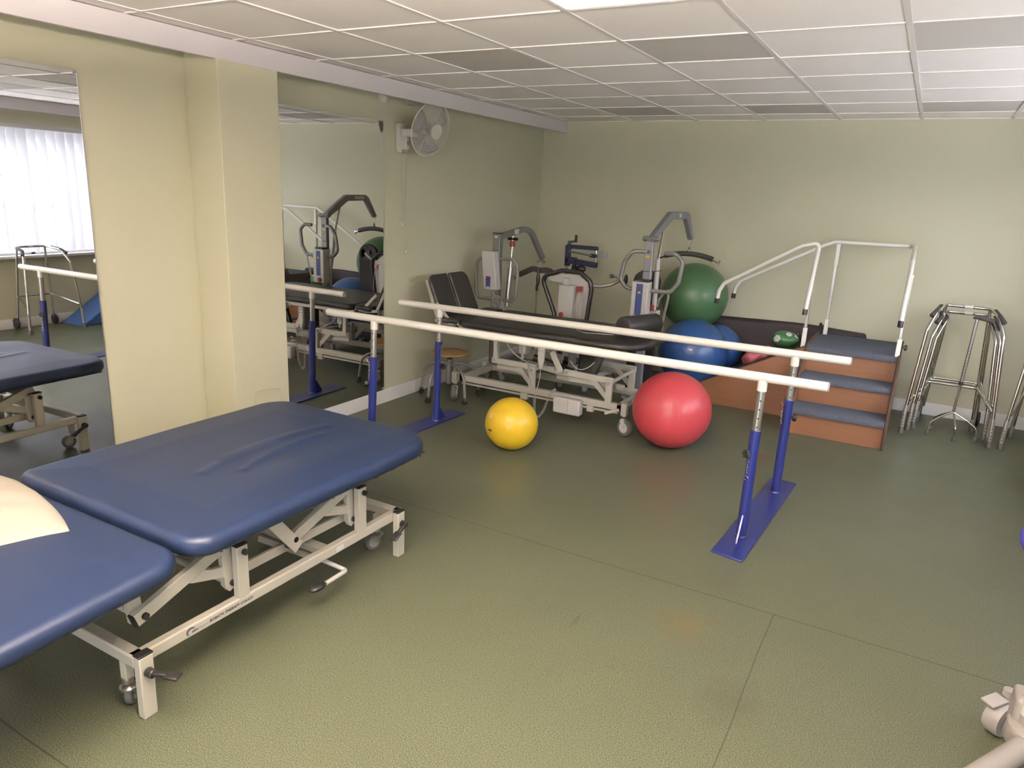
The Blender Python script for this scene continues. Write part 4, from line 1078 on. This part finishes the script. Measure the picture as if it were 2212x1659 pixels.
pts = [(-3.262, 5.50, 1.285), (-3.250, 5.70, 1.313)] + arcpts((-3.240, 5.88, 1.340), (-3.225, 6.02, 1.350), (-3.212, 6.07, 1.255), 8) + [(-3.190, 6.20, 1.085), (-3.188, 6.215, 1.060)]
bm_ = rect_sweep(pts, 0.036, 0.052).build('boom', GREYM, K, bevel=0.003)
MB().box(-3.229, -3.2265, 5.72, 5.93, 1.305, 1.348).build('label', LABEL, bm_)
act = MB().cyl((-3.245, 5.66, 0.66), (-3.243, 5.70, 1.005), 0.021).build('actuator', STEEL, K)
MB().cyl((-3.243, 5.70, 1.0), (-3.242, 5.72, 1.29), 0.010).build('ram', CHROME, act)
MB().cyl((-3.2425, 5.715, 1.195), (-3.2425, 5.718, 1.243), 0.025, n=24).build('collar', RED, act)
MB().cyl((-3.2425, 5.685, 1.262), (-3.2425, 5.755, 1.262), 0.008).lathe((-3.29, 5.72, 1.262), (1, 0, 0), [(0.014, 0), (0.014, 0.095)], 14).build('knob', BLACK, act)
MB().tube([(mx, my - 0.045, 1.098), (-3.42, my - 0.045, 1.098), (-3.462, my - 0.045, 1.05), (-3.462, my - 0.045, 0.80), (-3.43, my - 0.045, 0.742), (mx, my - 0.045, 0.742), (-3.09, my - 0.045, 0.742), (-3.052, my - 0.045, 0.79), (-3.042, my - 0.045, 0.95), (-3.045, my - 0.045, 1.06), (-3.09, my - 0.045, 1.103)], 0.0145, 0.05, n=14, closed=True).build('push_handle', GREYM, K)
bx_ = MB().box(mx - 0.075, mx + 0.050, my - 0.14, my - 0.055, 0.835, 1.165)
bx_.v = [v + V(((1.165 - v.z) * 0.12 - 0.01, 0, 0)) for v in bx_.v]
bx_ = bx_.build('battery_box', PALEP, K, bevel=0.006)
q = mx - 0.006
MB().box(q - 0.022, q + 0.024, my - 0.1422, my - 0.139, 0.850, 0.950).build('blue_stripe', NAVY, bx_)
MB().lathe((q - 0.008, my - 0.142, 0.922), (0, -1, 0), [(0.013, 0), (0.013, 0.008), (0.006, 0.010)], 16).build('stop_button', RED, bx_)
MB().box(q - 0.014, q + 0.018, my - 0.1428, my - 0.1415, 0.852, 0.862).build('label', LABEL, bx_)
rn = random.Random(11); mb = MB()
for i in range(5):
    p0 = V((mx - 0.01 + 0.012 * i, my - 0.08, 0.835)); p1 = p0 + V((rn.uniform(-0.03, 0.09), rn.uniform(-0.03, 0.03), rn.uniform(-0.10, -0.05))); p2 = p1 + V((rn.uniform(-0.02, 0.05), 0.02, rn.uniform(-0.09, 0.03)))
    mb.tube(arcpts(p0, p1, p2, 8) + arcpts(p2, p2 + V((0.04, -0.02, 0.05)), p2 + V((0.06, 0.01, -0.12)), 8)[1:], 0.0028, n=6)
mb.build('cable', CABLE, K)
hk = V((-3.200, 6.215, 1.04))
mb = MB().cyl(hk, hk + V((0, 0, -0.055)), 0.011).lathe(hk + V((-0.045, 0, -0.005)), (1, 0, 0), [(0.011, 0), (0.011, 0.09)], 12)
mb.build('swivel_hook', CHROME, bm_)
sp = spreader(K, (-3.205, 6.215, 0.962), 0.235, 0.075, FOAM, 0.0, True)
MB().ell((-3.225, 6.215, 0.865), 0.018, 0.018, 0.07, 16, 12).build('hand_grip', BLACK, sp)
mb = MB().box(mx - 0.07, mx + 0.06, my - 0.05, my + 0.06, 0.085, 0.14)
for s in (-1, 1): mb.bar((mx + s * 0.06, my, 0.10), (mx + s * 0.13 + 0.01, my + 0.85, 0.095), 0.04, 0.04)
mb.build('base_leg', GREYM, K, bevel=0.004)
for (x, y) in ((mx - 0.08, my - 0.02), (mx + 0.08, my - 0.02), (mx - 0.12, my + 0.83), (mx + 0.14, my + 0.83)): castor(K, x, y, 0.038, 0.022, 0.4, 0.09, hm=GREYP)

# standing aid hoist between them
A_ = thing('standing_aid', 'standing aid hoist with black tube frame, pale box and curved silver arm', 'patient hoist', (-2.62, 5.62, 0))
yy = 5.60
MB().tube([(-2.60, yy - 0.02, 0.12), (-2.73, yy, 0.665), (-2.852, yy, 0.93), (-2.835, yy, 0.985), (-2.68, yy, 1.038), (-2.505, yy, 1.036), (-2.41, yy, 0.972), (-2.396, yy, 0.905), (-2.42, yy, 0.66), (-2.46, yy, 0.12)], 0.019, 0.05, n=14).build('handle_frame', BLACK, A_)
mb = MB().prism([(-2.80, 0.975), (-2.69, 1.010), (-2.52, 1.010), (-2.425, 0.945), (-2.415, 0.90), (-2.45, 0.62), (-2.60, 0.62), (-2.60, 0.93), (-2.80, 0.94)], 1, yy + 0.015, yy + 0.028)
mb.build('back_plate', PALEP, A_)
bx_ = MB().box(-2.668, -2.535, yy - 0.07, yy + 0.014, 0.60, 0.925).build('control_box', PALEP, A_, bevel=0.006)
MB().lathe((-2.628, yy - 0.07, 0.675), (0, -1, 0), [(0.020, 0), (0.022, 0.006), (0.020, 0.014), (0.010, 0.018)], 20).build('stop_button', RED, bx_)
MB().box(-2.64, -2.59, yy - 0.05, yy - 0.01, 0.925, 0.985).build('bracket', PALEP, A_, bevel=0.003)
MB().box(-2.515, -2.478, yy - 0.03, yy + 0.016, 0.865, 0.92).build('red_switch', RED, A_, bevel=0.003)
rn = random.Random(4); mb = MB()
for i in range(4):
    p0 = V((-2.50 + 0.012 * i, yy - 0.03, 0.88)); mb.tube(arcpts(p0, p0 + V((rn.uniform(-0.05, 0.03), -0.02, -0.15)), p0 + V((rn.uniform(-0.03, 0.02), 0, -0.27))), 0.004, n=6)
mb.build('cable', CABLE, A_)
arm = MB().tube([(-2.43, yy + 0.02, 0.935), (-2.36, yy + 0.10, 0.925), (-2.28, yy + 0.14, 0.945), (-2.19, yy + 0.15, 1.0)], 0.0155, 0.08, n=12); ar = arm.build('curved_arm', ALU, A_)
mb = MB().ell((-2.155, yy + 0.15, 1.0), 0.014, 0.03, 0.045, 16, 12); mb.build('arm_pad', BLACK, ar)
MB().bar((-2.225, yy + 0.13, 1.008), (-2.265, yy + 0.12, 1.022), 0.010, 0.010).bar((-2.255, yy + 0.12, 1.020), (-2.285, yy + 0.115, 1.018), 0.025, 0.032).build('clamp_lever', BLACK, ar)
mb = MB().box(-2.66, -2.42, yy - 0.04, yy + 0.06, 0.08, 0.13)
for x in (-2.70, -2.38): mb.bar((x * 0.5 - 1.27, yy, 0.10), (x, yy + 0.55, 0.095), 0.04, 0.035)
mb.box(-2.57, -2.51, yy, yy + 0.045, 0.12, 0.62)
mb.build('base_leg', PALEP, A_, bevel=0.004)
for (x, y) in ((-2.66, yy), (-2.42, yy), (-2.69, yy + 0.53), (-2.39, yy + 0.53)): castor(A_, x, y, 0.036, 0.022, 0.8, 0.085, hm=GREYP)
MB().cyl((-2.790, 5.50, 0.30), (-2.785, 5.485, 0.755), 0.014).build('side_handle', BLACK, A_) if False else None
# short black crutch handle and chrome rod
o = thing('walking_stick', 'thin chrome walking stick leaning in the corner behind the black couch', 'walking stick', (-3.20, 6.30, 0))
MB().cyl((-3.30, 6.33, 0.0), (-3.277, 6.30, 0.742), 0.008).build('shaft', CHROME, o); MB().cyl((-3.277, 6.30, 0.742), (-3.276, 6.298, 0.80), 0.013).build('grip', BLACK, o); MB().cyl((-3.3005, 6.33, 0.0), (-3.299, 6.33, 0.03), 0.012).build('ferrule', RUBBER, o)

# arm crank trainer
E_ = thing('arm_crank_trainer', 'dark navy crank exerciser on a chrome pole against the back wall', 'exerciser', (-3.0, 6.42, 0))
ye = 6.40
mb = MB()
mb.box(-3.035, -2.985, ye - 0.02, ye + 0.02, 1.00, 1.195); mb.box(-3.03, -2.70, ye - 0.018, ye + 0.018, 1.168, 1.205)
mb.bar((-3.03, ye, 1.055), (-2.70, ye, 1.030), 0.04, 0.050); mb.box(-3.0, -2.92, ye - 0.03, ye + 0.03, 1.03, 1.085)
mb.box(-2.775, -2.705, ye - 0.02, ye + 0.02, 1.10, 1.135)
mb.build('frame', DNAVY, E_, bevel=0.005)
MB().cyl((-2.715, ye, 1.04), (-2.715, ye, 1.19), 0.011).build('guide_rod', CHROME, E_)
mb = MB(); mb.cyl((-2.98, ye - 0.025, 1.145), (-2.75, ye - 0.02, 1.118), 0.008); mb.cyl((-2.98, ye + 0.02, 1.135), (-2.75, ye + 0.02, 1.110), 0.008); mb.build('push_rod', GREYM, E_)
mb = MB().cyl((-3.0, ye, 1.195), (-3.0, ye, 1.238), 0.016); mb.bar((-3.005, ye, 1.232), (-2.925, ye, 1.238), 0.018, 0.016); mb.cyl((-2.936, ye, 1.238), (-2.934, ye, 1.30), 0.013)
mb.build('crank_handle', BLACK, E_)
MB().cyl((-3.018, ye, 0.03), (-3.018, ye, 1.03), 0.013).build('pole', CHROME, E_)
mb = MB().box(-2.955, -2.92, ye - 0.02, ye + 0.02, 0.93, 1.02); mb.ell((-2.86, ye - 0.01, 0.985), 0.055, 0.03, 0.033, 16, 12); mb.build('clamp', BLACK, E_, bevel=0.004)
mb = MB().bar((-3.25, ye + 0.10, 0.02), (-2.80, ye + 0.10, 0.02), 0.04, 0.03).bar((-3.018, ye - 0.12, 0.02), (-3.018, ye + 0.12, 0.02), 0.04, 0.03); mb.build('foot', BLACK, E_)

# ------------------------------------------------------------------ walking frames and quad cane
def walker(label, loc, rz, H_=0.97, wheels=False, grips=FOAM, W_=0.285):
    t = thing('walker', label, 'walking frame', loc, rz, None)
    # local: +y is the closed side; feet splay out
    def tub(pts, nm, m=CHROME, r=0.0125, f=0.06): return MB().tube(pts, r, f, n=12).build(nm, m, t, local=True)
    for s in (-1, 1):
        fo = tub([(s * W_, -0.20, 0.16), (s * (W_ - 0.045), -0.155, H_ - 0.16), (s * (W_ - 0.09), -0.08, H_ - 0.03), (s * 0.150, 0.115, H_), (s * 0.05, 0.125, H_)], 'side_tube')
        MB().tube([(s * (W_ - 0.055), -0.125, H_ - 0.065), (s * (W_ - 0.085), -0.075, H_ - 0.028), (s * 0.175, 0.06, H_ - 0.006)], 0.0165, 0.03, n=12).build('hand_grip', grips, fo, local=True)
        ext = MB().cyl((s * (W_ + 0.004), -0.206, 0.03), (s * (W_ - 0.003), -0.197, 0.22), 0.0150, n=14).build('leg_extension', ALU, fo, local=True)
        MB().lathe((s * (W_ + 0.004), -0.206, 0.0), (0, 0, 1), [(0.020, 0), (0.021, 0.012), (0.017, 0.045), (0.016, 0.05)], 16).build('rubber_foot', RUBBER, fo, local=True)
        hm = MB()
        for z in (0.07, 0.095, 0.12, 0.145): hm.cyl((s * (W_ + 0.002), -0.218, z), (s * (W_ + 0.002), -0.222, z), 0.004, n=8)
        hm.build('pin_hole', BLACK, fo, local=True)
        re = tub([(s * 0.190, 0.19, 0.10), (s * 0.145, 0.128, H_ - 0.005)], 'rear_tube', f=0)
        if wheels:
            MB().lathe((s * 0.205 - 0.012, 0.20, 0.06), (1, 0, 0), [(0.02, 0), (0.055, 0), (0.060, 0.006), (0.060, 0.018), (0.055, 0.024), (0.02, 0.024)], 26).build('wheel', BLACK, re, local=True)
            MB().cyl((s * 0.205, 0.20, 0.06), (s * 0.19, 0.185, 0.13), 0.008).build('axle', GREYP, re, local=True)
        else:
            MB().cyl((s * 0.195, 0.197, 0.03), (s * 0.188, 0.187, 0.22), 0.0150, n=14).build('leg_extension', ALU, re, local=True)
            MB().lathe((s * 0.195, 0.198, 0.0), (0, 0, 1), [(0.020, 0), (0.021, 0.012), (0.017, 0.045), (0.016, 0.05)], 16).build('rubber_foot', RUBBER, re, local=True)
    tub([(-0.06, 0.125, H_), (0.06, 0.125, H_)], 'top_tube', f=0)
    MB().cyl((-0.02, 0.125, H_), (0.035, 0.125, H_), 0.0135, n=14).build('paper_label', LABEL, t, local=True)
    tub([(-(W_ - 0.015), -0.18, 0.26), (-0.175, 0.16, 0.355), (0.175, 0.16, 0.355), ((W_ - 0.015), -0.18, 0.26)], 'lower_brace', f=0.05, r=0.0105)
    return t
walker('front chrome walking frame of the nest beside the wooden stairs', (0.335, 6.33, 0), 0.0, 0.975)
walker('lower chrome walking frame nested inside the front one beside the stairs', (0.350, 6.44, 0), 0.03, 0.915, W_=0.262)
walker('wheeled chrome walking frame innermost of the nest by the back wall', (0.365, 6.535, 0), -0.02, 0.90, wheels=True, W_=0.235)
walker('grey wheeled walking frame cut off by the right picture edge', (0.965, 6.32, 0), -0.08, 0.93, wheels=False, W_=0.25)
Q = thing('quad_cane', 'chrome walking cane with four splayed feet standing inside the nested frames', 'walking stick', (0.385, 6.30, 0))
MB().cyl((0.372, 6.28, 0.185), (0.383, 6.28, 0.43), 0.0095, n=14).build('lower_shaft', CHROME, Q)
sh = MB().cyl((0.383, 6.28, 0.42), (0.400, 6.28, 0.915), 0.0125, n=14).build('upper_shaft', STEEL, Q)
hm = MB()
for i in range(11): hm.cyl((0.3865 + 0.0008 * i, 6.269, 0.48 + i * 0.024), (0.3865 + 0.0008 * i, 6.2665, 0.48 + i * 0.024), 0.003, n=8)
hm.build('pin_hole', BLACK, sh)
MB().cyl((0.3825, 6.28, 0.405), (0.384, 6.28, 0.432), 0.015, n=14).build('collar', BLACK, Q)
MB().tube([(0.375, 6.28, 0.930), (0.46, 6.275, 0.918), (0.50, 6.272, 0.905)], 0.0185, 0.04, n=14).build('handle', FOAM, Q)
for (x, y) in ((0.225, 6.22), (0.40, 6.14), (0.545, 6.24), (0.25, 6.38)):
    d = V((x - 0.372, y - 6.28, 0)); b = V((0.372, 6.28, 0))
    lg = MB().tube([b + V((0, 0, 0.19)), b + d * 0.55 + V((0, 0, 0.145)), b + d * 0.93 + V((0, 0, 0.10)), b + d + V((0, 0, 0.02))], 0.0068, 0.04, n=10).build('foot_tube', CHROME, Q)
    MB().lathe(b + d, (0, 0, 1), [(0.014, 0), (0.015, 0.008), (0.010, 0.034)], 14).build('rubber_foot', RUBBER, lg)

# ------------------------------------------------------------------ wall fan
N_ = thing('wall_fan', 'cream oscillating fan on the left wall beside the mirror with two pull cords', 'fan', (XL, 4.51, 2.0))
mb = MB().prism([(4.468, 1.93), (4.475, 1.915), (4.545, 1.915), (4.553, 1.93), (4.553, 2.10), (4.54, 2.125), (4.48, 2.125), (4.468, 2.10)], 0, XL, XL + 0.035)
mb.build('wall_plate', FANP, N_, bevel=0.008, segs=3)
mb = MB().box(XL + 0.03, XL + 0.14, 4.50, 4.562, 2.03, 2.085); mb.box(XL + 0.03, XL + 0.075, 4.505, 4.548, 1.925, 2.04); mb.build('arm', FANP, N_, bevel=0.008, segs=3)
MB().box(XL + 0.03, XL + 0.078, 4.504, 4.549, 1.912, 1.940).build('control_cap', GREYP, N_, bevel=0.003)
MB().cyl((XL + 0.070, 4.528, 1.985), (XL + 0.080, 4.528, 1.985), 0.016).build('control_dial', GREYP, N_)
nrm = V((0.93, -0.10, -0.28)).normalized(); fc = V((-3.395, 4.662, 2.094)); _, fs_, fu_ = frame_of(nrm)
MB().lathe(fc - nrm * 0.105 , nrm, [(0.02, 0), (0.045, 0.008), (0.055, 0.03), (0.052, 0.06), (0.04, 0.075)], 28).build('motor', FANP, N_)
MB().cyl((XL + 0.10, 4.55, 2.06), fc - nrm * 0.07, 0.02).build('neck', FANP, N_)
FR = 0.200
def dome(r, side): # offset along the normal for the guard wires
    t = r / FR; return side * 0.055 * (1 - t ** 2.5)
g_ = MB()
g_.tube([fc + (fs_ * math.cos(a) + fu_ * math.sin(a)) * FR for a in [2 * PI * k / 64 for k in range(64)]], 0.0042, closed=True, n=8)
for side in (1, -1):
    for i in range(72):
        a = 2 * PI * i / 72; dr = fs_ * math.cos(a) + fu_ * math.sin(a); tw = -fs_ * math.sin(a) + fu_ * math.cos(a)
        pts = []
        for k in range(6):
            r = 0.045 + (FR - 0.045) * k / 5; pts.append(fc + dr * r + tw * (0.03 * math.sin(PI * k / 5)) * side + nrm * dome(r, side))
        g_.tube(pts, 0.0009, n=4, caps=False)
    for r in (0.10, 0.155): g_.tube([fc + (fs_ * math.cos(a) + fu_ * math.sin(a)) * r + nrm * dome(r, side) for a in [2 * PI * k / 48 for k in range(48)]], 0.0011, closed=True, n=4)
g_.build('guard', WIRE, N_)
MB().lathe(fc + nrm * 0.058, nrm, [(0.0, 0), (0.054, 0), (0.056, 0.004), (0.053, 0.010), (0.0, 0.013)], 32).build('badge', FANP, N_)
MB().lathe(fc - nrm * 0.03, nrm, [(0.0, 0), (0.030, 0), (0.034, 0.02), (0.025, 0.045), (0.0, 0.055)], 24).build('blade_hub', BLADE, N_)
for k in range(3):
    a0 = 0.5 + 2 * PI * k / 3; bl_ = MB(); nr, na = 8, 8; vs = []
    for i in range(nr + 1):
        r = 0.028 + 0.150 * i / nr; wdt = 0.35 + 0.55 * math.sin(PI * min(1, (i + 0.6) / nr) * 0.62)
        for j in range(na + 1):
            a = a0 + (j / na - 0.5) * wdt * 1.15 + 0.25 * i / nr; tl = (j / na - 0.5) * 0.035
            vs.append(fc + (fs_ * math.cos(a) + fu_ * math.sin(a)) * r + nrm * tl)
    fs = [(i * (na + 1) + j, i * (na + 1) + j + 1, (i + 1) * (na + 1) + j + 1, (i + 1) * (na + 1) + j) for i in range(nr) for j in range(na)]
    b_ = bl_.add(vs, fs).build('blade', BLADE, N_); md = b_.modifiers.new('t', 'SOLIDIFY'); md.thickness = 0.002
for (y, z1) in ((4.488, 1.40), (4.538, 1.19)):
    c_ = MB().cyl((XL + 0.05, y, 1.92), (XL + 0.05, y + 0.006, z1), 0.0016, n=6).build('pull_cord', GREYP, N_)
    MB().lathe((XL + 0.05, y + 0.006, z1 - 0.02), (0, 0, 1), [(0.003, 0), (0.007, 0.006), (0.006, 0.016), (0.002, 0.022)], 12).build('toggle', FANP, c_)
t = thing('alarm_sounder', 'small round white sounder high on the left wall under the ceiling edge', 'alarm', (XL, 4.33, 2.30))
MB().lathe((XL, 4.33, 2.300), (1, 0, 0), [(0.055, 0), (0.055, 0.02), (0.045, 0.03), (0.03, 0.045), (0.0, 0.047)], 30).build('body', FANP, t)
t = thing('junction_box', 'small flat grey box high on the left wall above the fan', 'box', (XL, 4.62, 2.29))
MB().box(XL, XL + 0.03, 4.575, 4.66, 2.265, 2.31).build('body', PALEP, t, bevel=0.004)

# ------------------------------------------------------------------ standing machine cut by the right edge
LIFTG = mat('warm_grey_lift_plastic', (0.30, 0.275, 0.26), 0.4)
R_ = thing('rehab_lift', 'grey wheeled lift base with braked castor at the lower right picture edge', 'patient hoist', (0.56, 2.42, 0))
MB().tube([(0.508, 2.395, 0.115), (0.36, 2.15, 0.115), (0.10, 1.72, 0.115)], 0.033, 0.0, n=24).build('base_leg', LIFTG, R_)
mb = MB().lathe((0.545, 2.44, 0.095), (0, 0, 1), [(0.095, 0), (0.098, 0.01), (0.092, 0.055), (0.078, 0.065), (0.06, 0.067)], 36)
mb.build('hub_cover', LIFTG, R_)
MB().box(0.462, 0.50, 2.43, 2.53, 0.10, 0.235).build('shroud', LIFTG, R_, bevel=0.015, segs=3)
cl = MB().cyl((0.518, 2.44, 0.155), (0.528, 2.44, 0.95), 0.041, n=32).build('column', LIFTG, R_)
MB().lathe((0.5183, 2.44, 0.19), (0.0125, 0, 1), [(0.0415, 0), (0.0415, 0.06)], 32).build('paper_label', LABEL, cl)
MB().lathe((0.519, 2.44, 0.27), (0.0125, 0, 1), [(0.0415, 0), (0.0415, 0.14)], 32).build('paper_label', LABEL, cl)
lb = MB(); lb.box(0.486, 0.495, 2.4065, 2.4085, 0.30, 0.32).build('printed_mark', INK, cl)
castor(R_, 0.47, 2.60, 0.058, 0.05, -2.2, 0.16, hm=LIFTG, wm=GREYP, hub=LIFTG, offs=0.02)
MB().bar((0.455, 2.595, 0.128), (0.410, 2.55, 0.115), 0.05, 0.010).build('brake_pedal', GREYP, R_, bevel=0.004)
MB().box(0.50, 0.66, 2.35, 2.42, 0.075, 0.10).build('foot_plate', GREYP, R_, bevel=0.008)
kp = MB().ell((0.560, 2.90, 0.588), 0.118, 0.05, 0.10, 28, 18)
kp.build('knee_pad', mat('violet_blue_pad', (0.07, 0.06, 0.42), 0.4), R_)
MB().bar((0.56, 2.47, 0.55), (0.60, 2.88, 0.58), 0.04, 0.04).build('pad_arm', LIFTG, R_, bevel=0.004)

# ------------------------------------------------------------------ things seen only in the left mirror
walker('tall wheeled walking frame standing under the window, seen in the left mirror', (0.985, 4.50, 0), -1.55, 0.88, wheels=True)
mb = MB().prism([(4.78, 0.0), (5.40, 0.0), (5.40, 0.34), (5.32, 0.34)], 0, 0.82, 1.20)
tag(mb.build('foam_wedge', mat('blue_wedge_vinyl', (0.05, 0.12, 0.32), 0.45), bevel=0.015, segs=3), 'blue foam wedge on the floor under the window, seen in the left mirror', 'wedge')

# groups of repeats
GR = {'exercise_ball': 'round exercise balls', 'walker': 'chrome walking frames', 'patient_hoist': 'mobile patient hoists', 'wall_mirror': 'frameless wall mirrors', 'ceiling_light': 'square lit ceiling lights'}
for o in scene.objects:
    if o.parent is None and o.name.split('.')[0] in GR: o['group'] = GR[o.name.split('.')[0]]
